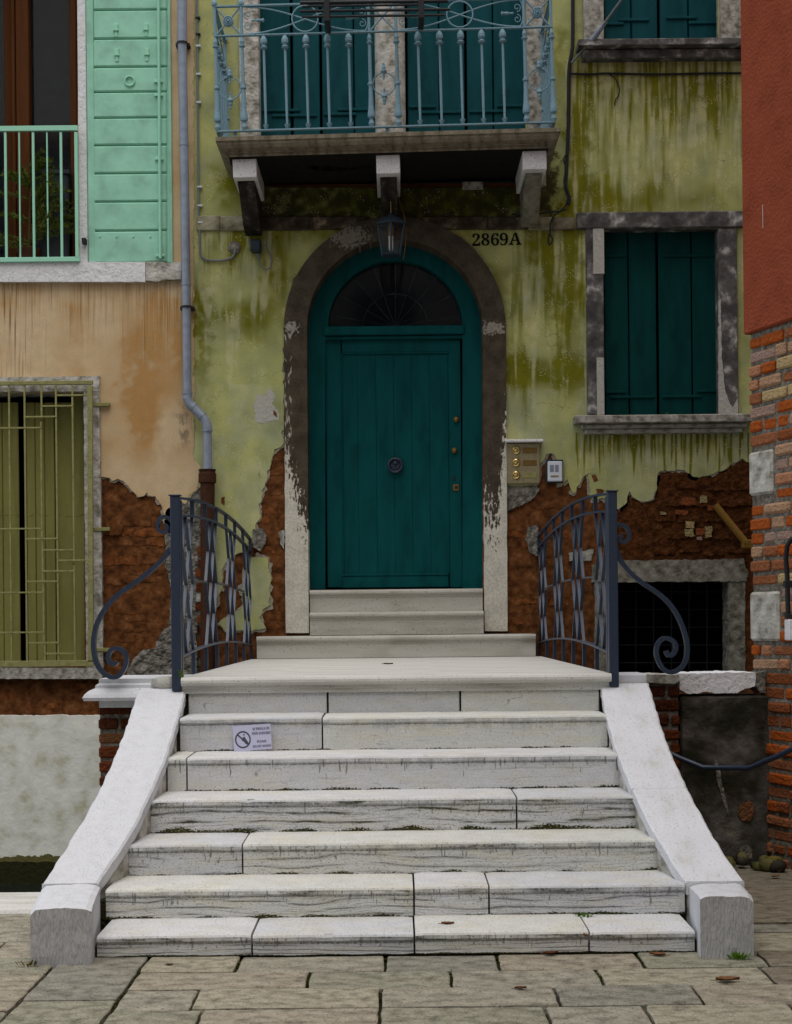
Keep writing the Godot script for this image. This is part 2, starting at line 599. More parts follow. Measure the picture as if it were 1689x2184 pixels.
# --- the eight stair courses unrolled: tread, rounded nose, riser; one band of the texture each
const BAND := 128
const STRATA := [0.9, 1.0, 0.75, 1.0, 0.3, 0.22, 0.12, 0.0]
const MOSSY := [0.4, 0.6, 0.5, 0.75, 0.42, 0.3, 0.15, 0.0]
func stair_stone() -> ImageTexture:
	var w := 1536
	var warp := nz(41, 0.9, 3)
	var fine := nz(42, 9.0, 3)
	var mid := nz(43, 2.2, 3)
	var crack := nz(44, 1.6, 3)
	var tick := nz(45, 1.0, 2)
	return paint(w, BAND * 8, func(j: int) -> PackedByteArray:
		var o := PackedByteArray()
		o.resize(w * 3)
		var band := j / BAND
		var vv := (j % BAND + 0.5) / BAND
		# first 45 percent of the band is tread, the rest riser
		var riser := vv > 0.45
		var s := (vv - 0.45) / 0.55
		var ph := band * 13.7
		var st: float = STRATA[band]
		var mo: float = MOSSY[band]
		for i in w:
			var x := (i + 0.5) / w * 2.4 - 1.2
			var ry := vv * 0.28
			var nm := mid.get_noise_2d(x * 3.0 + ph, ry * 9.0)
			var nf := fine.get_noise_2d(x * 8.0 + ph, ry * 14.0)
			var wp := warp.get_noise_2d(x * 1.6 + ph, ry * 3.0)
			var k := 1.0 + nf * 0.10 + nm * 0.10
			var r := 0.60 * k
			var g := 0.603 * k
			var b := 0.612 * k
			# warm and cool clouds in the marble
			var warm := sstep(-0.1, 0.5, mid.get_noise_2d(x * 1.3 + 90.0 + ph, ry * 5.0))
			b *= 1.0 - 0.10 * warm
			g *= 1.0 - 0.025 * warm
			var dk := 0.0
			var moss := 0.0
			if riser:
				# bedding lines
				var f := s * 3.1 + wp * 0.75 + 0.12 * nm + 0.05 * nf
				var line := absf(f - roundf(f))
				var gate := sstep(-0.05, 0.35, crack.get_noise_2d(x * 1.1 + ph, s * 2.5 + roundf(f) * 3.0) + st * 0.45 - 0.22)
				dk = maxf(dk, st * gate * maxf(0.55 * (1.0 - sstep(0.05, 0.30, line)), (1.0 - sstep(0.025, 0.08, line)) * (0.9 + 1.6 * nf)))
				var f2 := s * 9.0 + wp * 2.6 + 0.5 * nm + 0.2 * nf
				var l2 := absf(f2 - roundf(f2))
				dk = maxf(dk, 0.38 * st * sstep(-0.1, 0.4, nm + 0.1) * (1.0 - sstep(0.03, 0.32, l2)))
				if band == 3:
					moss = gate * (1.0 - sstep(0.03, 0.20, line + nf * 0.10)) * sstep(-0.2, 0.3, nm) * 0.9
				# drip ticks under the nose
				var tk := tick.get_noise_2d(x * 75.0 + ph * 3.0, s * 1.2) - 0.36
				var tl := 0.22 + 0.6 * tick.get_noise_2d(x * 14.0, ph)
				if s < tl:
					dk = maxf(dk, sstep(0.0, 0.16, tk + nf * 0.1) * 0.7 * (1.0 if band < 5 else 0.45))
				# greyer just under the nose line, darker still in its groove
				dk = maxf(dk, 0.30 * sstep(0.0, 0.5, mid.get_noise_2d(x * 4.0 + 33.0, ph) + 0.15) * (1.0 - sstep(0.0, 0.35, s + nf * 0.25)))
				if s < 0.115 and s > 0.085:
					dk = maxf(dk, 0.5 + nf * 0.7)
				# moss along the foot
				var mh := 0.02 + mo * (0.22 * tick.get_noise_2d(x * 5.0 + ph, 9.0) + 0.12 + 0.14 * nf)
				if s > 1.0 - mh:
					moss = maxf(moss, sstep(-0.55, -0.1, nf + 0.1))
			# thin wandering cracks
			var cr := absf(crack.get_noise_2d(x * 2.4 + ph * 1.7, ry * 3.2 + wp * 0.5))
			dk = maxf(dk, (1.0 - sstep(0.006, 0.018, cr)) * (0.45 if riser else 0.2) * sstep(0.0, 0.3, nm))
			# pits
			var pit := sstep(0.42, 0.52, fine.get_noise_2d(x * 9.0 + 70.0, ry * 14.0 + ph))
			dk = maxf(dk, pit * (0.8 if band < 4 else 0.45) * (1.0 if riser else 0.55))
			dk = clampf(dk, 0.0, 0.92)
			r = lerpf(r, 0.075, dk)
			g = lerpf(g, 0.07, dk)
			b = lerpf(b, 0.06, dk)
			moss = clampf(moss, 0.0, 1.0)
			r = lerpf(r, 0.035 + 0.02 * nm, moss)
			g = lerpf(g, 0.036 + 0.02 * nm, moss)
			b = lerpf(b, 0.008, moss)
			put8(o, i * 3, r, g, b)
		return o)

func materials() -> void:
	wob.seed = 5
	wob.frequency = 0.004
	wob.noise_type = FastNoiseLite.TYPE_SIMPLEX_SMOOTH
	var grain := bump_tex(51, 0.03, 5)
	var coarse := bump_tex(52, 0.012, 5)
	var pits := bump_tex(53, 0.05, 3, 512, FastNoiseLite.TYPE_CELLULAR)
	var soft := ramp_tex(61, 0.01, 5, [[0.0, 0.62, 0.62, 0.62], [0.5, 0.86, 0.86, 0.86], [1.0, 1.0, 1.0, 1.0]])
	var wood := ramp_tex(62, 0.02, 5, [[0.0, 0.70, 0.70, 0.70], [0.45, 0.90, 0.90, 0.90], [1.0, 1.0, 1.0, 1.0]], 512, 10.0)
	var marble := ramp_tex(63, 0.012, 5, [[0.0, 0.56, 0.55, 0.53], [0.3, 0.64, 0.635, 0.62], [0.7, 0.68, 0.675, 0.67], [1.0, 0.71, 0.71, 0.71]], 512, 1.0, 0.48, Vector3(0.30, 0.29, 0.28))
	var veined_soft := ramp_tex(74, 0.010, 6, [[0.0, 0.50, 0.48, 0.44], [0.22, 0.60, 0.59, 0.575], [0.5, 0.655, 0.65, 0.65], [1.0, 0.70, 0.70, 0.71]], 512, 1.6, 0.42, Vector3(0.28, 0.27, 0.25))
	var worn := ramp_tex(73, 0.011, 6, [[0.0, 0.55, 0.55, 0.55], [0.4, 0.82, 0.82, 0.82], [0.7, 0.95, 0.95, 0.95], [0.88, 1.0, 1.0, 1.0], [1.0, 1.0, 1.0, 1.0]], 512, 4.0, 0.40, Vector3(1.0, 1.0, 1.0))
	var veined := ramp_tex(72, 0.012, 6, [[0.0, 0.36, 0.345, 0.31], [0.25, 0.52, 0.51, 0.485], [0.5, 0.61, 0.605, 0.59], [1.0, 0.68, 0.68, 0.68]], 512, -7.0, 0.40, Vector3(0.2, 0.19, 0.17))
	var crust_and_dark := ramp_tex(64, 0.009, 6, [[0.0, 0.045, 0.044, 0.044], [0.4, 0.085, 0.081, 0.08], [0.6, 0.13, 0.126, 0.123], [0.72, 0.22, 0.215, 0.205], [0.85, 0.42, 0.41, 0.39], [1.0, 0.5, 0.49, 0.46]])
	var crust_pale := ramp_tex(65, 0.011, 6, [[0.0, 0.09, 0.085, 0.065], [0.25, 0.18, 0.172, 0.14], [0.45, 0.30, 0.29, 0.25], [0.7, 0.40, 0.39, 0.35], [1.0, 0.50, 0.49, 0.45]])
	var under := ramp_tex(66, 0.012, 6, [[0.0, 0.030, 0.013, 0.006], [0.35, 0.105, 0.041, 0.015], [0.6, 0.155, 0.060, 0.021], [0.85, 0.21, 0.09, 0.036], [1.0, 0.30, 0.18, 0.11]])
	var pave := ramp_tex(67, 0.014, 6, [[0.0, 0.12, 0.115, 0.095], [0.3, 0.22, 0.212, 0.175], [0.55, 0.285, 0.275, 0.228], [1.0, 0.36, 0.348, 0.295]], 512, -1.35, 0.50, Vector3(0.075, 0.07, 0.055))
	var cement := ramp_tex(68, 0.016, 6, [[0.0, 0.05, 0.045, 0.035], [0.4, 0.15, 0.14, 0.12], [0.65, 0.23, 0.215, 0.185], [1.0, 0.40, 0.385, 0.34]])
	var damp := ramp_tex(69, 0.006, 6, [[0.0, 0.012, 0.012, 0.006], [0.4, 0.030, 0.027, 0.018], [0.6, 0.065, 0.058, 0.05], [0.8, 0.12, 0.108, 0.095], [1.0, 0.19, 0.16, 0.13]])
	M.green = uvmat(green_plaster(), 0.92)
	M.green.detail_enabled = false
	M.ochre = uvmat(ochre_plaster(), 0.92)
	M.surround = uvmat(surround_stone(), 0.85, 0.5)
	M.stair = []
	var stair := stair_stone()
	for t: Array in [[1.0, 1.0, 1.0], [0.93, 0.935, 0.95], [1.03, 1.0, 0.94]]:
		var m := uvmat(stair, 0.62, 0.5)
		m.albedo_color = lin(minf(t[0], 1.0), minf(t[1], 1.0), minf(t[2], 1.0))
		M.stair.append(m)
	M.marble = mat(lin(0.90, 0.925, 0.985), 0.65, 0, marble, 2.3, pits, 0.03)
	M.marble_smooth = mat(lin(1.0, 1.025, 1.08), 0.55, 0, veined_soft, 1.5, grain, 0.03, Vector3(0.2, 0.3, 0.5))
	M.marble_warm = mat(lin(0.95, 0.945, 0.91), 0.65, 0, veined, 1.3, grain, 0.12, Vector3(0.3, 0.1, 0.7))
	M.marble_step = mat(lin(0.80, 0.78, 0.71), 0.7, 0, veined, 1.1, grain, 0.2, Vector3(0.6, 0.4, 0.2))
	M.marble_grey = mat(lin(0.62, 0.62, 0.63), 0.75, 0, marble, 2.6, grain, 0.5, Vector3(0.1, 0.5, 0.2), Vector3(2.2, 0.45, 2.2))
	M.crust_and_dark = mat(lin(1, 1, 1), 0.9, 0, crust_and_dark, 1.2, coarse, 0.5)
	M.crust_pale = mat(lin(1, 1, 1), 0.9, 0, crust_pale, 2.2, coarse, 0.5)
	M.slab = mat(lin(0.58, 0.52, 0.43), 0.9, 0, crust_pale, 1.1, grain, 0.4, Vector3(0.2, 0.7, 0), Vector3(1.8, 0.9, 1.8))
	M.base_coat = mat(lin(0.44, 0.40, 0.31), 0.95, 0, soft, 3.0, grain, 0.8)
	M.crust_mid = mat(lin(0.66, 0.65, 0.60), 0.9, 0, crust_pale, 1.7, coarse, 0.7, Vector3(0.1, 0.6, 0))
	M.interior = mat(lin(0.075, 0.062, 0.048), 0.9, 0, soft, 0.8)  # room darkness is put into this wall colour
	M.band_dark = mat(lin(0.62, 0.50, 0.36), 0.9, 0, crust_and_dark, 1.4, grain, 0.6, Vector3(0.6, 0.2, 0))  # darker tone for the band stones under the balcony
	M.band_stone = mat(lin(0.50, 0.45, 0.36), 0.9, 0, crust_pale, 1.0, grain, 0.6, Vector3(0.2, 0.3, 0))
	M.bracket_black = mat(lin(0.40, 0.36, 0.32), 0.95, 0, crust_and_dark, 1.8, grain, 0.5)  # near-black tone for the left and middle brackets
	M.under_red = mat(lin(1.25, 1.12, 1.0), 0.95, 0, under, 1.9, coarse, 0.5, Vector3(0.3, 0.1, 0))
	M.soffit_black = mat(lin(0.022, 0.021, 0.018), 0.95, 0, soft, 2.0, grain, 0.4)  # near-black tone for the underside of the balcony
	M.crust_white = mat(lin(1.35, 1.35, 1.38), 0.9, 0, crust_pale, 1.6, grain, 0.5, Vector3(0.4, 0.2, 0))
	M.sill_white = mat(lin(1.12, 1.13, 1.18), 0.8, 0, marble, 1.2, grain, 0.5, Vector3(0.7, 0.3, 0.1))
	M.under = mat(lin(1, 1, 1), 0.95, 0, under, 1.7, coarse, 0.5)
	M.under_dark = mat(lin(0.62, 0.58, 0.55), 0.95, 0, under, 2.4, coarse, 1.3, Vector3(0.35, 0.6, 0))
	M.cement = mat(lin(1, 1, 1), 0.95, 0, cement, 1.6, coarse, 3.0)
	M.mortar = mat(lin(0.95, 0.92, 0.88), 0.95, 0, cement, 3.0, grain, 0.8)
	M.damp = mat(lin(1, 1, 1), 0.75, 0, damp, 0.9, coarse, 1.2)
	M.dirt = mat(lin(0.055, 0.05, 0.028), 0.95, 0, soft, 2.0, grain, 1.5)
	M.moss = mat(lin(0.05, 0.055, 0.010), 0.95, 0, soft, 9.0, grain, 2.0)
	M.pave = []
	for k in 6:
		var tint: Array = [[1.02, 0.99, 0.95], [0.84, 0.83, 0.82], [1.08, 1.0, 0.93], [0.92, 0.92, 0.84], [0.74, 0.67, 0.61], [1.14, 1.09, 0.99]][k]
		M.pave.append(mat(lin(tint[0], tint[1], tint[2]), 0.85, 0, pave, 1.5 + 0.13 * k, grain, 0.5, Vector3(0.21 * k, 0.13 * k, 0.37 * k)))
	M.bricks = []
	var tints := [[0.36, 0.085, 0.018], [0.29, 0.11, 0.05], [0.42, 0.20, 0.11], [0.42, 0.26, 0.16], [0.46, 0.34, 0.17], [0.24, 0.075, 0.028], [0.36, 0.24, 0.19], [0.36, 0.29, 0.14]]
	for k in tints.size():
		M.bricks.append(mat(lin(tints[k][0] * 1.15, tints[k][1] * 1.15, tints[k][2] * 1.15), 0.92, 0, soft, 5.0 + k * 0.3, coarse, 1.2, Vector3(0.17 * k, 0.31 * k, 0)))
	M.brick_dark = []
	for k in 3:
		M.brick_dark.append(mat(lin([0.16, 0.11, 0.22][k], [0.045, 0.035, 0.10][k], [0.018, 0.016, 0.045][k]), 0.9, 0, soft, 5.0, coarse, 1.6, Vector3(0.4 * k, 0.2 * k, 0)))
	M.red_plaster = mat(lin(0.30, 0.072, 0.036), 0.95, 0, soft, 0.8, bump_tex(54, 0.10, 4), 0.6)
	M.teal = mat(lin(0.004, 0.078, 0.083), 0.6, 0, worn, 1.0, grain, 0.08, Vector3.ZERO, Vector3(1, 1, 1))
	M.teal_in = mat(lin(0.008, 0.050, 0.050), 0.6, 0, soft, 2.0)
	M.shutter = mat(lin(0.003, 0.052, 0.050), 0.65, 0, worn, 1.1, grain, 0.06)
	M.shutter_upper = mat(lin(0.009, 0.072, 0.086), 0.65, 0, worn, 0.9, grain, 0.06)
	M.mint = mat(lin(0.36, 0.74, 0.56), 0.5, 0, soft, 0.7, grain, 0.10)
	M.mint_trim = mat(lin(0.33, 0.68, 0.51), 0.5)
	M.olive = mat(lin(0.32, 0.31, 0.13), 0.65, 0, soft, 2.5, grain, 0.2)
	M.olive_wood = mat(lin(0.26, 0.25, 0.08), 0.75, 0, wood, 0.8, grain, 0.2)
	M.brown_wood = mat(lin(0.10, 0.036, 0.012), 0.6, 0, wood, 1.2)
	M.blue_iron = mat(lin(0.22, 0.36, 0.44), 0.55, 0, ramp_tex(70, 0.02, 5, [[0.0, 0.35, 0.16, 0.07], [0.16, 0.5, 0.45, 0.42], [0.24, 0.85, 0.85, 0.85], [1.0, 1.0, 1.0, 1.0]]), 4.0)
	M.navy_iron = mat(lin(0.020, 0.034, 0.066), 0.4, 0.0, soft, 6.0)
	M.navy_iron.metallic_specular = 0.5
	M.lattice_iron = mat(lin(0.034, 0.053, 0.093), 0.36, 0.0, soft, 6.0)  # navy iron lightened: sky reflection on lit faces put into the colour
	M.lattice_iron.metallic_specular = 0.5
	M.grey_iron = mat(lin(0.10, 0.105, 0.115), 0.45, 0.0, soft, 6.0)
	M.black_iron = mat(lin(0.012, 0.013, 0.016), 0.5)
	M.pipe = mat(lin(0.31, 0.36, 0.45), 0.5, 0.25, soft, 2.2)
	M.cast = mat(lin(0.075, 0.034, 0.020), 0.8, 0, soft, 4.0, grain, 0.5)
	M.cable = mat(lin(0.03, 0.032, 0.035), 0.6)
	M.cable_grey = mat(lin(0.20, 0.21, 0.22), 0.6)
	M.brass = mat(lin(0.62, 0.47, 0.20), 0.16, 1.0)
	M.brass_plate = mat(lin(0.40, 0.345, 0.20), 0.38, 0.55, soft, 5.0)
	M.brass_old = mat(lin(0.24, 0.15, 0.05), 0.45, 0.8)
	M.white_plastic = mat(lin(0.62, 0.66, 0.74), 0.5)
	M.dark_plastic = mat(lin(0.02, 0.035, 0.05), 0.5)
	M.black = mat(lin(0.006, 0.007, 0.008), 0.9)
	M.lantern_iron = mat(lin(0.020, 0.034, 0.050), 0.45)
	M.glass = mat(lin(0.05, 0.06, 0.07, 0.12), 0.05)
	M.glass.metallic_specular = 0.3
	M.glass.transparency = BaseMaterial3D.TRANSPARENCY_ALPHA
	M.dark_glass = mat(lin(0.003, 0.004, 0.007), 0.25)
	M.dark_glass.metallic_specular = 0.2
	M.bulb = mat(lin(0.72, 0.72, 0.70), 0.4)
	M.lichen = mat(lin(0.20, 0.16, 0.04), 0.9, 0, soft, 6.0)
	M.stick = mat(lin(0.20, 0.11, 0.025), 0.85, 0, wood, 4.0)
	M.water = mat(lin(0.010, 0.014, 0.012), 0.06, 0, null, 1.0, coarse, 0.6)
	M.leaf = []
	for k in 3:
		M.leaf.append(mat(lin([0.16, 0.11, 0.20][k], [0.075, 0.045, 0.10][k], [0.035, 0.022, 0.05][k]), 0.8))
	M.weed = mat(lin(0.075, 0.15, 0.015), 0.7)
	M.weed.backlight_enabled = true
	M.weed.backlight = lin(0.1, 0.2, 0.02)
	M.needles = mat(lin(0.10, 0.14, 0.025), 0.7)
	M.twig = mat(lin(0.09, 0.05, 0.025), 0.85)
	M.whitewash = mat(lin(1.42, 1.41, 1.30), 0.92, 0, ramp_tex(71, 0.006, 4, [[0.0, 0.36, 0.345, 0.26], [0.3, 0.47, 0.475, 0.45], [0.6, 0.53, 0.54, 0.535], [1.0, 0.60, 0.60, 0.57]]), 1.3, bump_tex(55, 0.02, 3), 0.2)
	M.algae = mat(lin(0.030, 0.030, 0.012), 0.6, 0, soft, 3.0, coarse, 0.4)
	M.algae_olive = mat(lin(0.15, 0.135, 0.05), 0.8, 0, soft, 4.0, coarse, 0.3)
	M.band = mat(lin(0.92, 0.88, 0.70), 0.9, 0, crust_pale, 0.9, grain, 0.6, Vector3(0.5, 0.8, 0))
	M.paper = mat(lin(0.55, 0.55, 0.72), 0.8)
	M.ink = mat(lin(0.03, 0.035, 0.06), 0.8)
	M.ink_grey = mat(lin(0.07, 0.085, 0.11), 0.8)
	M.numeral = mat(lin(0.012, 0.011, 0.008), 0.6)
	M.scraped = mat(lin(0.70, 0.70, 0.64), 0.9, 0, marble, 2.0, grain, 0.4)
	M.plaster_pink = mat(lin(0.36, 0.28, 0.21), 0.95, 0, soft, 6.0, grain, 1.0)
	M.far_plaster = mat(lin(0.52, 0.50, 0.48), 0.95, 0, soft, 0.5)  # for the added house; tone set for the light it bounces
	M.roof = mat(lin(0.28, 0.12, 0.07), 0.9)
	M.grey_box = mat(lin(0.05, 0.055, 0.065), 0.6)
	M.mesh_grey = mat(lin(0.22, 0.25, 0.29), 0.6)

# ---------------------------------------------------------------- scene
func _ready() -> void:
	var cam := Camera3D.new()
	cam.name = "camera"
	cam.projection = Camera3D.PROJECTION_FRUSTUM
	cam.near = 0.1
	cam.far = 200.0
	cam.keep_aspect = Camera3D.KEEP_HEIGHT
	cam.size = 0.1 * 2184.0 / FOCAL
	cam.frustum_offset = Vector2(0.0, 0.1 * (HORIZON - 1092.0) / FOCAL)
	cam.position = Vector3(0, EYE, 0)
	cam.rotation = Vector3(0, 0, -ROLL)
	add_child(cam)
	cam.current = true
	var we := WorldEnvironment.new()
	we.name = "environment"
	var env := Environment.new()
	env.background_mode = Environment.BG_SKY
	var sky := Sky.new()
	var sm := ProceduralSkyMaterial.new()
	sm.sky_top_color = lin(0.86, 0.96, 1.15)
	sm.sky_horizon_color = lin(0.24, 0.262, 0.305)
	sm.sky_curve = 0.6
	sm.ground_bottom_color = lin(0.12, 0.115, 0.10)
	sm.ground_horizon_color = lin(0.14, 0.14, 0.14)
	sm.sun_angle_max = 1.0
	sky.sky_material = sm
	env.sky = sky
	env.tonemap_mode = Environment.TONE_MAPPER_LINEAR
	env.tonemap_exposure = 2.42
	env.sdfgi_enabled = true
	env.ssao_enabled = true
	env.ssil_enabled = true
	we.environment = env
	add_child(we)
	var sun := DirectionalLight3D.new()
	sun.name = "sun"
	sun.light_energy = 0.3
	sun.light_angular_distance = 60.0
	sun.light_color = Color(1.0, 0.985, 0.97)
	sun.shadow_enabled = true
	sun.rotation_degrees = Vector3(-72, 12, 0)
	add_child(sun)

	rng.seed = 12
	materials()
	ground()
	green_house()
	ochre_house()
	brick_house()
	bridge()
	parapet()
	added_house_behind()
	railings()
	fittings()
	litter()

# ---------------------------------------------------------------- ground, canal
func pave_stone(parent: Node3D, x0: float, x1: float, z0: float, z1: float, which: int, lift := 0.0, called := "paving_stone") -> void:
	# one worn slab: uneven outline, rounded arris; z0 is the nearer edge's distance
	var b := B.new()
	var g := 0.0055
	var out := PackedVector2Array()
	var corner := [Vector2(x0 + g, z0 + g * 1.6), Vector2(x1 - g, z0 + g * 1.6), Vector2(x1 - g, z1 - g * 1.6), Vector2(x0 + g, z1 - g * 1.6)]
	for i in 4:
		var a: Vector2 = corner[i]
		var c: Vector2 = corner[(i + 1) % 4]
		var k := maxi(2, int(a.distance_to(c) / 0.05))
		for j in k:
			var p := a.lerp(c, float(j) / k)
			out.append(p + Vector2(wob.get_noise_2d(p.x * 3000, p.y * 3000 + which), wob.get_noise_2d(p.x * 3000 + 99, p.y * 3000)) * 0.007)
	var mid := Vector2((x0 + x1) / 2, (z0 + z1) / 2)
	lift += rng.randf_range(-0.004, 0.003)
	var tilt := Vector2(rng.randf_range(-0.004, 0.004), rng.randf_range(-0.006, 0.006))
	var top := func(p: Vector2, d: float) -> Vector3: return Vector3(p.x, lift + d + (p - mid).dot(tilt), -p.y)
	var inner := PackedVector2Array()
	for p in out:
		inner.append(p.lerp(mid, 0.0) + (mid - p).normalized() * 0.007)
	for i in out.size():
		var j := (i + 1) % out.size()
		var na: Vector3 = Vector3((out[i] - mid).x, 0, -(out[i] - mid).y).normalized()
		var up := Vector3.UP
		var e := (na + up).normalized()
		b.smooth(top.call(inner[i], 0.0), top.call(inner[j], 0.0), top.call(out[j], -0.005), top.call(out[i], -0.005), up, up, e, e)
		b.flat(top.call(out[i], -0.005), top.call(out[j], -0.005), top.call(out[j], -0.06), top.call(out[i], -0.06), na)
	var idx := Geometry2D.triangulate_polygon(inner)
	for i in range(0, idx.size(), 3):
		b.tri(top.call(inner[idx[i]], 0.0), top.call(inner[idx[i + 1]], 0.0), top.call(inner[idx[i + 2]], 0.0), Vector3.UP, Vector3.UP, Vector3.UP)
	obj(called, b, M.pave[which % 6] if which >= 0 else M.marble_warm, parent)

func ground() -> void:
	var pv := structure("pavement")
	var b := B.new()
	# the bed on which the slabs lie, and the quay wall towards the canal
	b.box(Vector3(-30, -1.6, -6.9), Vector3(1.18, -0.03, 30))
	b.box(Vector3(1.18, -1.6, -7.62), Vector3(30, -0.03, 30))
	obj("bed", b, M.dirt, pv)
	# rows in front of the stair, x measured along the row; each row: near z, far z, joints
	var rows := [
		[5.36, 5.61, [-0.88, -0.555, -0.05, 0.34, 0.83, 1.25]],
		[5.11, 5.36, [-0.88, -0.30, 0.17, 0.66, 1.21]],
		[4.85, 5.11, [-0.88, -0.64, -0.06, 0.49, 0.93, 1.35]],
		[4.58, 4.85, [-0.88, -0.60, -0.06, 0.44, 0.74, 1.18]],
		[4.30, 4.58, [-0.88, -0.35, 0.2, 0.66, 1.2]]]
	var k := 0
	for r: Array in rows:
		var j: Array = r[2]
		for i in j.size() - 1:
			pave_stone(pv, j[i], j[i + 1], r[0], r[1], [0, 3, 0, 5, 2, 3, 0, 1, 2, 5][(k * 7 + 3) % 10])
			k += 1
	# long border slabs running towards the eye
	for s: Array in [[4.97, 5.62, 1], [4.66, 4.97, 3], [4.2, 4.66, 0]]:
		pave_stone(pv, -1.185, -0.88, s[0], s[1], s[2])
	# left of the border
	var zz := [4.3, 4.62, 4.86, 5.12, 5.38, 5.62, 5.9, 6.2, 6.47]
	for i in zz.size() - 1:
		var x := -1.19
		var first := rng.randf_range(0.25, 0.6)
		while x > -3.2:
			var l := first if x > -1.2 else rng.randf_range(0.45, 0.8)
			pave_stone(pv, x - l, x, zz[i], zz[i + 1], [0, 2, 5, 3, 0, 2][k % 6])
			k += 1
			x -= l
	# right of the stair: long dark slabs back to the wall, a pale one by the end block
	for s: Array in [[1.25, 1.62, 5.62, 5.95, 5], [1.235, 1.9, 5.97, 6.12, 1], [1.235, 1.95, 6.14, 6.52, 4], [1.235, 1.95, 6.54, 7.05, 4], [1.235, 2.0, 7.07, 7.6, 4], [1.62, 2.4, 5.62, 5.95, 2], [1.9, 2.6, 5.97, 6.5, 4],
			[1.25, 1.75, 5.36, 5.61, 4], [1.21, 1.7, 5.11, 5.36, 4], [1.35, 1.9, 4.85, 5.11, 4], [1.18, 1.6, 4.58, 4.85, 4], [1.2, 1.8, 4.3, 4.58, 3], [1.6, 2.2, 4.58, 4.85, 0], [1.75, 2.3, 5.36, 5.61, 0], [1.7, 2.3, 5.11, 5.36, 2]]:
		pave_stone(pv, s[0], s[1], s[2], s[3], s[4])
	# rows continue under and behind the viewer
	for r in 9:
		var z := 4.3 - 0.3 * r
		var x := -3.0 + rng.randf() * 0.3
		while x < 2.6:
			var l := rng.randf_range(0.45, 0.75)
			pave_stone(pv, x, x + l, z - 0.3, z, rng.randi() % 6)
			x += l
	var rest := B.new()
	for q: Array in [[-30, -3.3, -6.4, 30], [2.75, 30, -7.6, 30], [-3.3, 2.75, -1.55, 30]]:
		rest.box(Vector3(q[0], -0.3, q[2]), Vector3(q[1], -0.004, q[3]))
	obj("paved_square", rest, M.pave[0], pv)
	# kerb stones along the canal
	var kerb := structure("kerb")
	var x0 := -1.20
	for l: float in [0.95, 1.3, 1.2, 1.4]:
		var kb := B.new()
		kb.cbox(Vector3(x0 - l + 0.004, -0.32, -6.93), Vector3(x0 - 0.004, 0.012, -6.47), 0.012)
		kb.cbox(Vector3(x0 - l + 0.004, -0.1, -6.96), Vector3(x0 - 0.004, -0.03, -6.931), 0.01)
		obj("kerb_stone", kb, M.marble_warm, kerb)
		x0 -= l
	var water := structure("water")
	var wb := B.new()
	var f := func(x: float, z: float) -> Vector3: return Vector3(x, -0.64, -z)
	wb.flat(f.call(-30, 6.9), f.call(4, 6.9), f.call(4, 11.6), f.call(-30, 11.6), Vector3.UP)
	obj("canal_surface", wb, M.water, water)
	var cb := B.new()
	cb.box(Vector3(-30, -1.7, -12.0), Vector3(4, -1.5, -6.8))
	obj("canal_bed", cb, M.algae, water)

# ---------------------------------------------------------------- the green house
func px_uv(x0: float, y0: float, w: float, h: float) -> Callable:
	# facade position to texture position (the facade is one flat plane)
	return func(p: Vector3) -> Vector2:
		var z := WALL
		var u := p.x / z
		var v := (p.y - EYE) / z
		var px := MIDX + FOCAL * (u * cos(ROLL) - v * sin(ROLL))
		var py := HORIZON - FOCAL * (u * sin(ROLL) + v * cos(ROLL))
		return Vector2((px - x0) / w, (py - y0) / h)

func fbox(b: B, x0: float, y0: float, x1: float, y1: float, z: float, out: float, deep: float, bev := 0.004) -> void:
	# a block on the facade given in its measure: stands out metres proud of plane z, deep metres back
	var mx := (x0 + x1) / 2
	var my := (y0 + y1) / 2
	b.cbox(Vector3(at(x0, my, z).x, at(mx, y1, z).y, -z - deep), Vector3(at(x1, my, z).x, at(mx, y0, z).y, -z + out), bev)

func shutter_leaf(parent: Node3D, planks: Array, y0: float, y1: float, z: float, m: Material, straps: Array) -> void:
	for i in planks.size() - 1:
		if planks[i + 1] - planks[i] < 6:
			continue
		var b := B.new()
		fbox(b, planks[i] + 1.3, y0, planks[i + 1] - 1.3, y1, z, 0.0, 0.03, 0.006)
		obj("plank", b, m, parent)
	for s: Array in straps:
		var b := B.new()
		b.cbox(at(s[0], s[2] + 3.5, z) + Vector3(0, 0, 0.001), at(s[1], s[2] - 3.5, z) + Vector3(0, 0, 0.012), 0.004)
		obj("hinge_strap", b, m, parent)

func part(called: String, parent: Node3D) -> Node3D:
	var o := Node3D.new()
	o.name = called
	parent.add_child(o, true)
	return o

func course_relief(h: Node3D, x0: float, x1: float, y0: float, y1: float, sd: float) -> void:
	var y := y0
	var k := 0
	while y < y1:
		var x := x0 - fmod(k * 37.0 + sd, 60.0)
		while x < x1:
			var l := rng.randf_range(30, 74)
			if rng.randf() < 0.62 and x + l < x1 + 20 and x > x0 - 25:
				var b := B.new()
				b.slab(ragged(rectp(maxf(x, x0), y + rng.randf_range(-2, 2), minf(x + l, x1), y + 14 + rng.randf_range(-2, 3)), 5.0, 4.0, x + sd), plane(WALL + 0.016), rng.randf_range(0.002, 0.005), -0.01)
				obj("worn_brick", b, M.under if rng.randf() < 0.7 else M.under_red, h)
			x += l + 5
		y += 20.5
		k += 1

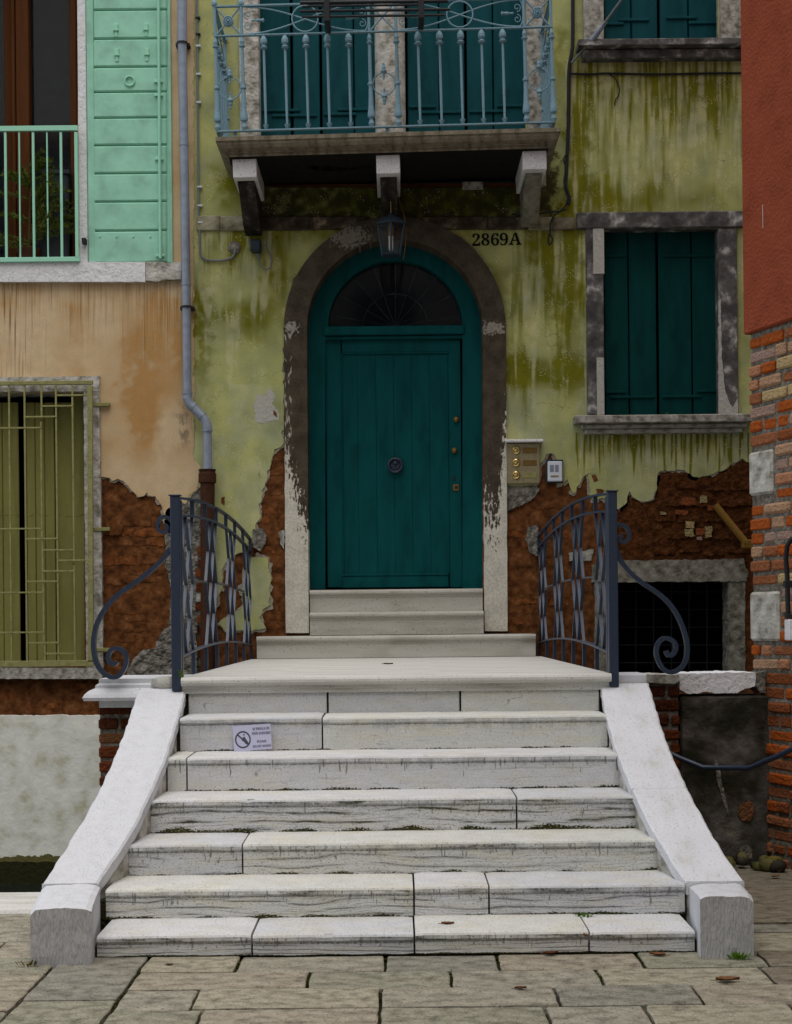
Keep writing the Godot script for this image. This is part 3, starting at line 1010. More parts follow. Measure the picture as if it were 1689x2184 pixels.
# rooms behind a front: back, party walls and floors, lit only through the openings
func shell(h: Node3D, lo: Vector3, hi: Vector3, floors: Array) -> void:
	var z0 := -WALL - 0.018
	var z1 := -WALL - 4.5
	var b := B.new()
	b.box(Vector3(lo.x, lo.y, z1 - 0.3), Vector3(hi.x, hi.y, z1))
	b.box(Vector3(lo.x, lo.y, z1), Vector3(lo.x + 0.12, hi.y, z0))
	b.box(Vector3(hi.x - 0.12, lo.y, z1), Vector3(hi.x, hi.y, z0))
	b.box(Vector3(lo.x + 0.12, hi.y - 0.2, z1), Vector3(hi.x - 0.12, hi.y, z0))
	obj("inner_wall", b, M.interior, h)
	for y: float in floors:
		b = B.new()
		b.box(Vector3(lo.x + 0.12, y - 0.2, z1), Vector3(hi.x - 0.12, y, z0))
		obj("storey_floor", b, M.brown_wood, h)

func green_house() -> void:
	var h := thing("green_house", "old green house with peeling stained plaster, arched teal door and iron balcony", "house")
	var door_hole := arch(842, 700, 187, 1352)
	var open_r1 := rectp(1285, -400, 1531, 97)
	var open_r2 := rectp(1287, 488, 1532, 886)
	var open_r3 := rectp(1312, 1240, 1553, 1436)
	var open_bal := rectp(551, -400, 1121, 400)
	var holes := [door_hole, open_r1, open_r2, open_r3, open_bal]
	# brown undercoat, the whole wall
	var ub := B.new()
	sheet(ub, [rectp(402, -900, 1900, 1960)], holes, WALL + 0.016, 120.0)
	obj("undercoat", ub, M.under, h)
	shell(h, at(416, 1960, WALL), at(1900, -900, WALL), [0.25, 4.25])
	var rf := B.new()
	rf.box(at(390, -901, WALL) + Vector3(0, 0, -6), at(1920, -945, WALL) + Vector3(0, 0, 0.3))
	obj("roof", rf, M.roof, h)
	# green plaster in pieces, each with a broken edge standing off the undercoat
	var uvm := px_uv(GX, GY, GW, GH)
	var flakes := [
		pts([402, -880, 1880, -880, 1880, 985, 1600, 985, 1582, 978, 1560, 988, 1545, 1000, 1520, 1012, 1480, 1018, 1460, 1003, 1406, 1006, 1400, 1040, 1394, 1064, 1372, 1070, 1350, 1058, 1342, 1048, 1334, 1078, 1322, 1086, 1306, 1072, 1296, 1068, 1278, 1062, 1262, 1068, 1256, 1040, 1254, 1012, 1244, 1016, 1234, 1034, 1226, 1052, 1216, 1040, 1212, 1020, 1206, 1030, 1190, 1040, 1182, 1020, 1186, 985, 1180, 968, 1172, 962, 1166, 968, 1160, 984, 1150, 996, 1150, 1028, 1130, 1050, 1100, 1062, 1078, 1066,
			1078, 700, 1070, 650, 1050, 590, 1000, 520, 940, 480, 842, 464, 744, 480, 690, 520, 630, 590, 612, 650, 606, 700, 604, 950, 590, 956, 580, 975, 572, 1000, 570, 1018, 562, 1040, 558, 1060, 552, 1080, 554, 1100, 546, 1120, 548, 1140, 540, 1152, 528, 1170, 505, 1180, 480, 1200, 470, 1260, 455, 1300, 440, 1330, 402, 1340]),
		pts([530, 1190, 560, 1186, 572, 1190, 574, 1225, 578, 1262, 574, 1290, 560, 1300, 556, 1318, 566, 1340, 545, 1345, 480, 1345, 470, 1330, 480, 1318, 502, 1312, 520, 1290, 514, 1258, 520, 1228])]
	var gb := B.new()
	gb.umap = uvm
	var openings := holes.duplicate()
	openings.append(arch(842, 700, 236, 1352))
	# places where the plaster has come away altogether
	for q: Array in [[570, 868, 26, 34, 3.0], [1270, 1022, 12, 8, 7.0], [1292, 1046, 8, 8, 9.0]]:
		pass
	var bc := B.new()
	var edges := B.new()
	edges.umap = uvm
	var i := 0
	for fl: PackedVector2Array in flakes:
		var rg := ragged(fl, 6.0, 6.0, i * 50.0)
		sheet(gb, [rg], openings, WALL, 90.0)
		for oc: PackedVector2Array in Geometry2D.offset_polygon(ragged(fl, 9.0, 5.0, 400.0 + i * 50.0), 3.5):
			if not Geometry2D.is_polygon_clockwise(oc):
				sheet(bc, [oc], openings, WALL + 0.008, 90.0)
				bc.slab(oc, plane(WALL + 0.008), 0.0, -0.012, true, false)
		edges.slab(rg, plane(WALL), 0.0, -0.02, true, false)
		i += 1
	obj("base_coat", bc, M.base_coat, h)
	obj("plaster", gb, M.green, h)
	obj("plaster_edge", edges, M.plaster_pink, h)
	# bald spots and mortar patches lying on the plaster or the undercoat
	for q: Array in [
			["bald_patch", M.scraped, WALL - 0.002, [548, 838, 562, 846, 570, 832, 580, 830, 584, 846, 577, 858, 588, 864, 596, 882, 594, 900, 580, 896, 560, 902, 545, 898, 538, 880, 544, 866]],
			["bald_patch", M.under, WALL - 0.003, [584, 874, 590, 878, 590, 890, 582, 884]],
			["bald_patch", M.under, WALL - 0.002, [470, 1062, 480, 1060, 478, 1078, 472, 1074]],
			["bald_patch", M.under, WALL - 0.002, [1262, 1014, 1272, 1012, 1276, 1024, 1266, 1028]],
			["bald_patch", M.under, WALL - 0.002, [1272, 1042, 1288, 1044, 1286, 1052, 1274, 1054]],
			["mortar_patch", M.cement, WALL - 0.004, [1079, 1036, 1100, 1040, 1136, 1034, 1152, 1042, 1140, 1062, 1118, 1074, 1090, 1086, 1079, 1090]],
			["mortar_patch", M.cement, WALL - 0.02, [538, 1130, 560, 1126, 568, 1142, 566, 1160, 556, 1176, 540, 1168]],
			["mortar_patch", M.cement, WALL - 0.015, [1126, 1124, 1146, 1118, 1152, 1150, 1144, 1186, 1130, 1180, 1120, 1150]],
			["mortar_patch", M.crust_pale, WALL - 0.01, [594, 1135, 606, 1130, 606, 1170, 598, 1160]],
			["mortar_patch", M.crust_pale, WALL + 0.002, [1212, 1178, 1266, 1172, 1262, 1196, 1216, 1196]],
			["rough_patch", M.under_dark, WALL + 0.008, [1300, 1084, 1322, 1090, 1340, 1056, 1350, 1062, 1372, 1074, 1396, 1068, 1404, 1014, 1470, 1010, 1520, 1016, 1580, 984, 1700, 990, 1700, 1200, 1300, 1200]]]:
		var pb := B.new()
		pb.slab(ragged(pts(q[3]), 8.0 if q[1] == M.scraped else 3.0, 3.0, 3.0), plane(q[2]), 0.0, -0.022)
		obj(q[0], pb, q[1], h)
	# bricks and stones bared in the rough patch
	for q: Array in [[1462, 1112, 1480, 1126, 4], [1493, 1058, 1508, 1072, 7], [1452, 1062, 1482, 1078, 5], [1460, 1128, 1482, 1144, 7], [1504, 1122, 1518, 1146, 7], [1478, 1126, 1502, 1142, 5], [1486, 1146, 1498, 1152, 6], [1408, 1092, 1420, 1098, 7], [1440, 1088, 1466, 1098, 5], [1510, 1078, 1526, 1088, 5]]:
		var pb := B.new()
		var rp := ragged(rectp(q[0], q[1], q[2], q[3]), 3.0, 4.0, q[0])
		pb.slab(rp, plane(WALL), 0.012, -0.02)
		obj("stone_chip", pb, M.bricks[q[4]], h)
	for r in 5:
		for c in 4:
			var bx := 1395.0 + c * 52 + (24 if r % 2 else 0) + rng.randf_range(-5, 5)
			var by := 1030.0 + r * 34 + rng.randf_range(-3, 3)
			if bx > 1590 or (by < 1060 and bx < 1430):
				continue
			var pb := B.new()
			pb.slab(ragged(rectp(bx, by, bx + 44, by + 15), 4.0, 5.0, bx), plane(WALL), 0.004 + rng.randf() * 0.004, -0.02)
			obj("worn_brick", pb, M.under_dark, h)

	# worn courses showing through the undercoat
	for q: Array in [[556, 604, 1000, 1340, 11.0], [1084, 1212, 1070, 1340, 23.0]]:
		course_relief(h, q[0], q[1], q[2], q[3], q[4])
	door(h)
	windows(h)
	balcony(h)
	# stone band over the door, its middle stones in a darker tone
	for q: Array in [[420, 461, 470, 493, M.band], [470, 462, 532, 493, M.band], [532, 463, 660, 492, M.band_dark], [660, 463, 780, 490, M.band_dark], [900, 463, 1040, 490, M.band_dark], [1040, 464, 1126, 490, M.band_dark], [1126, 464, 1178, 491, M.band], [1178, 465, 1226, 491, M.band_stone]]:
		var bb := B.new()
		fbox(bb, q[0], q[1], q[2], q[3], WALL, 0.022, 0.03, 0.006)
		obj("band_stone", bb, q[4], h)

func door(h: Node3D) -> void:
	# stone surround
	var sur := part("door_surround", h)
	var uvm := px_uv(SX, SY, SW, SH)
	var cut := [[PI, PI * 0.80], [PI * 0.80, PI * 0.55], [PI * 0.55, PI * 0.30], [PI * 0.30, 0.0]]
	for c: Array in cut:
		var p := PackedVector2Array()
		for k in 11:
			var a := lerpf(c[0], c[1], k / 10.0)
			p.append(Vector2(842 + 236 * cos(a), 700 - 236 * sin(a)))
		for k in 11:
			var a := lerpf(c[1], c[0], k / 10.0)
			p.append(Vector2(842 + 187 * cos(a), 700 - 187 * sin(a)))
		var b := B.new()
		b.umap = uvm
		b.slab(p, plane(WALL), 0.035, -0.22)
		obj("arch_stone", b, M.surround, sur)
	for q: Array in [[606, 655, 1350], [1029, 1078, 1346]]:
		var b := B.new()
		b.umap = uvm
		var o := PackedVector2Array()
		for k in 33:
			var y: float = lerpf(700.0, q[2], k / 32.0)
			o.append(Vector2(q[0] + wob.get_noise_2d(y * 12, q[0]) * 2.0 + (y - 700) * 0.006, y))
		for k in 33:
			var y: float = lerpf(q[2], 700.0, k / 32.0)
			o.append(Vector2(q[1] + (y - 700) * 0.006 + wob.get_noise_2d(y * 12, q[1]) * 1.0, y))
		b.slab(o, plane(WALL), 0.035, -0.22)
		obj("jamb_stone", b, M.surround, sur)
	var zd := WALL + 0.17
	var d := part("door", h)
	# frame of the door with the half-round light cut out
	var f := B.new()
	var outer := arch(842, 702, 189, 1256)
	var pieces: Array = [outer]
	for op: PackedVector2Array in [rectp(694, 712, 986, 1300), arch(843, 697, 143, 697.5, 24, 140)]:
		var next := []
		for c: PackedVector2Array in pieces:
			# cut in two halves so that no piece keeps a hole
			for half: PackedVector2Array in [rectp(500, 400, 842, 1400), rectp(842, 400, 1200, 1400)]:
				for s: PackedVector2Array in Geometry2D.intersect_polygons(c, half):
					next.append_array(Geometry2D.clip_polygons(s, op))
		pieces = next
	for c: PackedVector2Array in pieces:
		f.slab(c, plane(zd), 0.03, -0.06)
	obj("door_frame", f, M.teal, d)
	var t := B.new()
	fbox(t, 690, 697, 990, 716, zd, 0.045, 0.05, 0.006)
	fbox(t, 690, 717, 990, 724, zd, 0.02, 0.05, 0.004)
	obj("transom", t, M.teal, d)
	var g := B.new()
	g.slab(arch(843, 697, 145, 697.5, 24, 142), plane(zd + 0.04), 0.0, -0.004)
	var fan := obj("fanlight", g, M.glass, d)
	for k in 9:
		var a := PI * (k + 0.5) / 9.0
		var rb := B.new()
		rb.tube(PackedVector3Array([at(843, 697, zd + 0.06), at(843 + 140 * cos(a), 697 - 138 * sin(a), zd + 0.06)]), 0.003, 6)
		obj("fan_bar", rb, M.black_iron, fan)
	for r: float in [70]:
		var ring := PackedVector3Array()
		for k in 17:
			var a := PI * k / 16.0
			ring.append(at(843 + r * cos(a), 697 - r * sin(a), zd + 0.06))
		var rb := B.new()
		rb.tube(ring, 0.004, 6)
		obj("fan_bar", rb, M.black_iron, fan)
	# the leaf: stiles and rails round sunk planks
	var lf := B.new()
	var zl := zd + 0.012
	for q: Array in [[696, 724, 729, 1253], [957, 724, 984, 1253], [729, 724, 957, 751], [729, 1228, 957, 1253]]:
		fbox(lf, q[0], q[1], q[2], q[3], zl, 0.0, 0.04, 0.003)
	var leaf := obj("door_leaf", lf, M.teal, d)
	var cols := [730, 764, 803, 841, 879, 917, 956]
	for i in 6:
		var b := B.new()
		fbox(b, cols[i] + 0.35, 752, cols[i + 1] - 0.35, 1227, zl + 0.007, 0.0, 0.012, 0.0018)
		obj("plank", b, M.teal, leaf)
	var back := B.new()
	fbox(back, 728, 751, 958, 1229, zl + 0.0125, 0.0, 0.02, 0.0)
	obj("back_board", back, M.teal, leaf)
	var bead := B.new()
	for q: Array in [[729, 751, 957, 755], [729, 1223, 957, 1228], [729, 755, 732, 1223], [954, 755, 957, 1223]]:
		fbox(bead, q[0], q[1], q[2], q[3], zl, 0.006, 0.02, 0.003)
	obj("bead", bead, M.teal, leaf)
	# knocker, knobs, keyhole
	var kn := B.new()
	kn.lathe([Vector2(0, 0.014), Vector2(0.03, 0.014), Vector2(0.052, 0.006), Vector2(0.056, -0.01)], at(843, 992, zl), Vector3(0, 0, 1), 20)
	var ring := PackedVector3Array()
	for k in 25:
		var a := TAU * k / 24.0
		ring.append(at(843, 993, zl) + Vector3(cos(a) * 0.048, sin(a) * 0.048, 0.022))
	kn.tube(ring, 0.010, 8, false)
	kn.lathe([Vector2(0.0, 0.04), Vector2(0.012, 0.036), Vector2(0.016, 0.02), Vector2(0.014, 0.0)], at(843, 988, zl), Vector3(0, 0, 1), 12)
	obj("knocker", kn, M.navy_iron, d)
	for q: Array in [[973, 895], [969, 961]]:
		var b := B.new()
		b.lathe([Vector2(0.0, 0.034), Vector2(0.012, 0.032), Vector2(0.02, 0.024), Vector2(0.022, 0.014), Vector2(0.014, 0.008), Vector2(0.018, 0.0)], at(q[0], q[1], zl), Vector3(0, 0, 1), 14)
		obj("knob", b, M.brass_old, d)
	var kh := B.new()
	fbox(kh, 966, 1014, 971, 1026, zl, 0.004, 0.01, 0.002)
	obj("keyhole", kh, M.black_iron, d)
	var lk := B.new()
	fbox(lk, 966, 1033, 979, 1047, zl, 0.008, 0.01, 0.004)
	var lko := obj("lock_plate", lk, M.brass_old, d)
	var lk2 := B.new()
	fbox(lk2, 970, 1037, 976, 1043, zl, 0.010, 0.0, 0.001)
	obj("keyhole", lk2, M.black_iron, lko)
	# threshold steps in front of the door
	var st := part("door_steps", h)
	for q: Array in [[661, 1029, 1255, 1303, WALL - 0.0, 0.0], [661, 1031, 1303, 1351, WALL - 0.12, 0.0], [548, 1142, 1352, 1401, WALL - 0.30, 0.0]]:
		var b := B.new()
		var lo := at(q[0], q[3] + 4, q[4])
		var hi := at(q[1], q[2], q[4])
		step_profile(b, lo.x, hi.x, lo.y, hi.y, -q[4], -WALL - 0.16, 0.028, 0.045)
		obj("step_stone", b, M.marble_step, st)

# a step seen from the front: rounded nose standing forward over the riser
func step_profile(b: B, x0: float, x1: float, y0: float, y1: float, zf: float, zb: float, nose: float, thick: float) -> void:
	var prof := PackedVector2Array([Vector2(zb, y1), Vector2(zf + nose - 0.02, y1)])
	for k in 5:
		var a := PI / 2 - PI * (k + 1) / 5.0
		prof.append(Vector2(zf + nose - thick * 0.42 + cos(a) * thick * 0.42, y1 - thick * 0.42 + sin(a) * thick * 0.42))
	prof.append(Vector2(zf + 0.006, y1 - thick * 0.86))
	prof.append(Vector2(zf + 0.006, y1 - thick * 1.15))
	prof.append(Vector2(zf, y1 - thick * 1.2))
	prof.append(Vector2(zf, y0))
	for i in prof.size() - 1:
		var a := prof[i]
		var c := prof[i + 1]
		var n := Vector3(0, c.x - a.x, a.y - c.y)
		b.flat(Vector3(x0, a.y, a.x), Vector3(x1, a.y, a.x), Vector3(x1, c.y, c.x), Vector3(x0, c.y, c.x), n)
	var ends := prof.duplicate()
	ends.append(Vector2(zb, y0))
	var idx := Geometry2D.triangulate_polygon(ends)
	for x: float in [x0, x1]:
		var n := Vector3(-1 if x == x0 else 1, 0, 0)
		for i in range(0, idx.size(), 3):
			b.tri(Vector3(x, ends[idx[i]].y, ends[idx[i]].x), Vector3(x, ends[idx[i + 1]].y, ends[idx[i + 1]].x), Vector3(x, ends[idx[i + 2]].y, ends[idx[i + 2]].x), n, n, n)

func moulded_sill(b: B, x0: float, x1: float, ytop: float, ybot: float, z: float, out: float) -> void:
	# window sill: flat top slab over a hollow moulding that steps back to the wall
	var lo := at(x0, ybot, z)
	var hi := at(x1, ytop, z)
	var t := hi.y - lo.y
	b.cbox(Vector3(lo.x, hi.y - t * 0.45, -z - 0.05), Vector3(hi.x, hi.y, -z + out), 0.006)
	b.cbox(Vector3(lo.x + 0.05, lo.y + t * 0.28, -z - 0.05), Vector3(hi.x - 0.05, hi.y - t * 0.45 - 0.001, -z + out * 0.72), 0.01)
	b.cbox(Vector3(lo.x + 0.08, lo.y, -z - 0.05), Vector3(hi.x - 0.08, lo.y + t * 0.28 - 0.001, -z + out * 0.5), 0.005)

func windows(h: Node3D) -> void:
	# window to the right of the door
	var w := part("window", h)
	var b := B.new()
	fbox(b, 1229, 453, 1605, 488, WALL, 0.03, 0.25, 0.008)
	obj("lintel", b, M.crust_and_dark, w)
	b = B.new()
	fbox(b, 1250, 488.5, 1287, 886, WALL, 0.022, 0.25, 0.006)
	obj("jamb", b, M.crust_and_dark, w)
	b = B.new()
	fbox(b, 1264, 489, 1287.6, 586, WALL, 0.026, 0.1, 0.003)
	obj("patch", b, M.scraped, w)
	b = B.new()
	fbox(b, 1272, 764, 1287.6, 886, WALL, 0.026, 0.1, 0.003)
	obj("patch", b, M.scraped, w)
	b = B.new()
	fbox(b, 1532, 488.5, 1572, 886, WALL, 0.022, 0.25, 0.006)
	obj("jamb", b, M.crust_and_dark, w)
	b = B.new()
	b.slab(ragged(pts([1531.5, 640, 1536, 640, 1538, 760, 1544, 830, 1550, 850, 1560, 870, 1572.5, 850, 1572.5, 885, 1531.5, 885]), 2.0, 4.0), plane(WALL), 0.025, 0.0)
	obj("patch", b, M.scraped, w)
	b = B.new()
	moulded_sill(b, 1222, 1603, 887, 928, WALL, 0.13)
	obj("sill", b, M.crust_pale, w)
	var sh := part("shutters", w)
	shutter_leaf(sh, [1288, 1341, 1401, 1404, 1476, 1531], 489, 886, WALL + 0.10, M.shutter, [[1292, 1335, 836], [1300, 1396, 847], [1412, 1496, 846], [1486, 1530, 834], [1292, 1338, 546], [1412, 1530, 546]])
	# window above it
	var u := part("window", h)
	for q: Array in [[1241, -420, 1285, 97], [1532, -420, 1580, 97]]:
		b = B.new()
		fbox(b, q[0], q[1], q[2], q[3], WALL, 0.025, 0.25, 0.006)
		obj("jamb", b, M.crust_pale, u)
	b = B.new()
	fbox(b, 1228, 97.5, 1606, 112, WALL, 0.15, 0.1, 0.006)
	obj("sill", b, M.crust_and_dark, u)
	b = B.new()
	fbox(b, 1240, 113, 1600, 132, WALL, 0.09, 0.1, 0.008)
	obj("sill_moulding", b, M.crust_and_dark, u)
	sh = part("shutters", u)
	shutter_leaf(sh, [1286, 1344, 1401, 1404, 1466, 1531], -420, 97, WALL + 0.10, M.shutter_upper, [[1292, 1330, 51], [1318, 1384, 43], [1420, 1486, 38], [1468, 1528, 49]])
	# cellar window low down on the right
	var c := part("cellar_window", h)
	b = B.new()
	b.slab(ragged(pts([1262, 1205, 1330, 1196, 1585, 1192, 1588, 1212, 1594, 1222, 1590, 1240, 1262, 1242]), 2.5, 5.0), plane(WALL), 0.03, -0.2)
	obj("lintel", b, M.crust_mid, c)
	for q: Array in [[1268, 1243, 1312, 1445], [1553, 1241, 1588, 1445]]:
		b = B.new()
		b.slab(ragged(rectp(q[0], q[1], q[2], q[3]), 2.5, 6.0), plane(WALL), 0.02, -0.2)
		obj("jamb", b, M.crust_mid, c)
	for k in 7:
		b = B.new()
		b.tube(PackedVector3Array([at(1318 + k * 38, 1240, WALL + 0.24), at(1318 + k * 38, 1440, WALL + 0.24)]), 0.007, 6)
		obj("grille_bar", b, M.black_iron, c)
	for k in 5:
		b = B.new()
		b.tube(PackedVector3Array([at(1310, 1262 + k * 38, WALL + 0.24), at(1556, 1262 + k * 38, WALL + 0.24)]), 0.006, 6)
		obj("grille_bar", b, M.black_iron, c)
	# the pair of balcony doors behind closed shutters
	var bd := part("balcony_doors", h)
	b = B.new()
	fbox(b, 509, -420, 551, 400, WALL, 0.03, 0.25, 0.006)
	obj("jamb", b, M.crust_white, bd)
	b = B.new()
	fbox(b, 1121, -420, 1160, 400, WALL, 0.03, 0.25, 0.006)
	obj("jamb", b, M.crust_pale, bd)
	b = B.new()
	var foot := at(834, 380, WALL)
	b.lathe([Vector2(0.118, 0.0), Vector2(0.118, 0.28), Vector2(0.108, 0.31), Vector2(0.106, 2.6)], foot + Vector3(0, 0, -0.09), Vector3.UP, 28)
	obj("column", b, M.crust_white, bd)
	sh = part("shutters", bd)
	shutter_leaf(sh, [551, 619, 622, 681, 684, 753, 802], -420, 400, WALL + 0.12, M.shutter_upper, [[560, 640, 236], [580, 676, 247], [690, 760, 244], [720, 796, 234]])
	shutter_leaf(sh, [866, 935, 990, 993, 1050, 1120], -420, 400, WALL + 0.12, M.shutter_upper, [[872, 930, 228], [890, 986, 240], [1000, 1080, 238], [1060, 1116, 226]])

func balcony(h: Node3D) -> void:
	var bal := part("balcony", h)
	var c := at(827.5, 279, 10.45)
	bal.position = Vector3(c.x, c.y, -WALL)
	bal.rotation.z = 0.018
	var hw := 1.136
	var out := 0.72
	# slab with a hollow moulded edge on three sides
	var prof := [[0.0, 0.0], [0.0, -0.026], [-0.010, -0.031], [-0.012, -0.046], [-0.026, -0.068], [-0.052, -0.080], [-0.060, -0.083], [-0.060, -0.092], [-0.074, -0.094], [-0.076, -0.112]]
	var b := B.new()
	var last := []
	for q: Array in prof:
		var x: float = hw + q[0]
		var z: float = out + q[0]
		var ringp := [Vector3(-x, q[1], -0.1), Vector3(-x, q[1], z), Vector3(x, q[1], z), Vector3(x, q[1], -0.1)]
		if last.size():
			for i in 3:
				var o: Vector3 = [Vector3(-1, -0.5, 0), Vector3(0, -0.5, 1), Vector3(1, -0.5, 0)][i]
				b.flat(last[i], last[i + 1], ringp[i + 1], ringp[i], o)
		else:
			b.flat(ringp[0], ringp[1], ringp[2], ringp[3], Vector3.UP)
		last = ringp
	obj("slab", b, M.slab, bal)
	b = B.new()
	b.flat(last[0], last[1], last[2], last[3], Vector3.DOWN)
	obj("underside", b, M.soffit_black, bal)
	b = B.new()
	b.slab(ragged(pts([-46, 36, -30, 40, -20, 33, 10, 36, -8, 28, -34, 26]), 3.0, 4.0), func(p: Vector2, d: float) -> Vector3: return Vector3(p.x * 0.01 - 0.12, -0.1125 - 0.003 - d * 0.0, p.y * 0.01), 0.0, 0.0, false)
	obj("paint_flake", b, M.crust_pale, bal)
	# three corbels: a squared head on a scrolled bracket
	for px: float in [520, 826, 1138.5]:
		var x := (px - 827.5) / 320.7
		var k := part("corbel", bal)
		b = B.new()
		b.cbox(Vector3(x - 0.079, -0.238, -0.05), Vector3(x + 0.079, -0.113, 0.60), 0.004)
		obj("head", b, M.sill_white, k)
		b = B.new()
		var pr := [[0.0, -0.239], [0.52, -0.239], [0.52, -0.26], [0.46, -0.29], [0.40, -0.32], [0.34, -0.36], [0.28, -0.41], [0.22, -0.45], [0.14, -0.475], [0.0, -0.48]]
		for i in pr.size() - 1:
			var p: Array = pr[i]
			var q: Array = pr[i + 1]
			b.flat(Vector3(x - 0.056, p[1], p[0]), Vector3(x + 0.056, p[1], p[0]), Vector3(x + 0.056, q[1], q[0]), Vector3(x - 0.056, q[1], q[0]), Vector3(0, -1, 0.6) if i > 0 else Vector3.UP)
		for s: float in [-1, 1]:
			for i in range(1, pr.size() - 1):
				var n := Vector3(s, 0, 0)
				b.tri(Vector3(x + s * 0.056, pr[0][1], pr[0][0]), Vector3(x + s * 0.056, pr[i][1], pr[i][0]), Vector3(x + s * 0.056, pr[i + 1][1], pr[i + 1][0]), n, n, n)
		obj("bracket", b, M.crust_mid if px > 1000 else M.bracket_black, k)
	# iron railing
	var r := part("balcony_railing", bal)
	var zf := out - 0.05
	var X := func(px: float) -> float: return (px - 827.5) / 323.8
	for q: Array in [[0.05, 0.011], [0.68, 0.010], [0.875, 0.012]]:
		b = B.new()
		b.cbox(Vector3(X.call(462), q[0] - q[1] / 2, zf - 0.012), Vector3(X.call(1185), q[0] + q[1] / 2, zf + 0.012), 0.002)
		for s: float in [-1, 1]:
			var xs: float = X.call(464.0) if s < 0 else X.call(1183.0)
			b.cbox(Vector3(xs - 0.012, q[0] - q[1] / 2, 0.0), Vector3(xs + 0.012, q[0] + q[1] / 2, zf - 0.012), 0.002)
		obj("rail", b, M.blue_iron, r)
	var slim := [Vector2(0, 0.05), Vector2(0.008, 0.055), Vector2(0.02, 0.085), Vector2(0.008, 0.09), Vector2(0.0095, 0.25), Vector2(0.0085, 0.585), Vector2(0.021, 0.588), Vector2(0.026, 0.598), Vector2(0.014, 0.608), Vector2(0.024, 0.625), Vector2(0.024, 0.645), Vector2(0.013, 0.672), Vector2(0.004, 0.68)]
	var stout := [Vector2(0.0, 0.05), Vector2(0.014, 0.055), Vector2(0.021, 0.075), Vector2(0.014, 0.098), Vector2(0.010, 0.104), Vector2(0.024, 0.118), Vector2(0.025, 0.135), Vector2(0.018, 0.19), Vector2(0.014, 0.30), Vector2(0.013, 0.325), Vector2(0.02, 0.33), Vector2(0.02, 0.342), Vector2(0.012, 0.348), Vector2(0.011, 0.60), Vector2(0.020, 0.606), Vector2(0.021, 0.615), Vector2(0.012, 0.62), Vector2(0.016, 0.64), Vector2(0.008, 0.67), Vector2(0.010, 0.69), Vector2(0.011, 0.87), Vector2(0.02, 0.885), Vector2(0.02, 0.90), Vector2(0.008, 0.92), Vector2(0.0, 0.95)]
	var sm: ArrayMesh
	var tm: ArrayMesh
	b = B.new()
	b.lathe(slim, Vector3.ZERO, Vector3.UP, 10)
	sm = b.mesh()
	b = B.new()
	b.lathe(stout, Vector3.ZERO, Vector3.UP, 12)
	tm = b.mesh()
	for px: float in [567, 612.5, 657.5, 703, 748.6, 897, 943, 988, 1033, 1078]:
		inst("baluster", sm, M.blue_iron, r).position = Vector3(X.call(px), 0, zf)
	for px: float in [464, 520.7, 793, 850.7, 1124.7, 1182.6]:
		inst("post", tm, M.blue_iron, r).position = Vector3(X.call(px), 0, zf)
	for s: float in [464.0, 1183.0]:
		for k in 4:
			inst("baluster", sm, M.blue_iron, r).position = Vector3(X.call(s), 0, 0.10 + k * 0.14)
		inst("post", tm, M.blue_iron, r).position = Vector3(X.call(s), 0, 0.03)
		for e: Array in [[0.68, 0.875], [0.875, 0.68]]:
			b = B.new()
			b.tube(PackedVector3Array([Vector3(X.call(s), e[0], 0.03), Vector3(X.call(s), e[1], zf)]), 0.006, 6)
			obj("brace", b, M.blue_iron, r)
	# ring with pendants between each pair of posts
	for q: Array in [[464, 520.7], [793, 850.7], [1124.7, 1182.6]]:
		var cx: float = (X.call(q[0]) + X.call(q[1])) / 2
		var o := part("ornament", r)
		b = B.new()
		var ring := PackedVector3Array()
		for k in 25:
			ring.append(Vector3(cx + cos(TAU * k / 24) * 0.074, 0.335 + sin(TAU * k / 24) * 0.074, zf))
		b.tube(ring, 0.0045, 6, false)
		obj("ring", b, M.blue_iron, o)
		for s: float in [-1, 1]:
			b = B.new()
			b.lathe([Vector2(0, -0.055), Vector2(0.006, -0.045), Vector2(0.003, -0.03), Vector2(0.008, -0.012), Vector2(0.020, 0.0), Vector2(0.021, 0.008), Vector2(0.013, 0.014), Vector2(0.014, 0.03), Vector2(0.008, 0.045), Vector2(0.009, 0.055), Vector2(0.0, 0.062)], Vector3(cx, 0.335 + s * 0.078, zf), Vector3(0, s, 0), 10)
			for t: float in [-1, 1]:
				var curl := PackedVector3Array()
				for k in 12:
					var a := -0.5 + k * 0.42
					curl.append(Vector3(cx + t * (0.012 + cos(a) * (0.012 - k * 0.0006)), 0.335 + s * (0.046 + sin(a) * (0.012 - k * 0.0006)), zf))
				b.tube(curl, 0.0025, 5)
			obj("pendant", b, M.blue_iron, o)
		# saltire with a rosette in the frieze above
		for e: float in [-1, 1]:
			b = B.new()
			b.tube(PackedVector3Array([Vector3(X.call(q[0]), 0.7775 - e * 0.0975, zf), Vector3(X.call(q[1]), 0.7775 + e * 0.0975, zf)]), 0.006, 6)
			obj("brace", b, M.blue_iron, o)
		if q[0] != 793:
			b = B.new()
			b.lathe([Vector2(0.036, -0.01), Vector2(0.036, 0.006), Vector2(0.03, 0.012), Vector2(0.026, 0.006), Vector2(0.018, 0.014), Vector2(0.012, 0.008), Vector2(0.006, 0.02), Vector2(0.0, 0.022)], Vector3(cx, 0.7775, zf), Vector3(0, 0, 1), 18)
			obj("rosette", b, M.blue_iron, o)
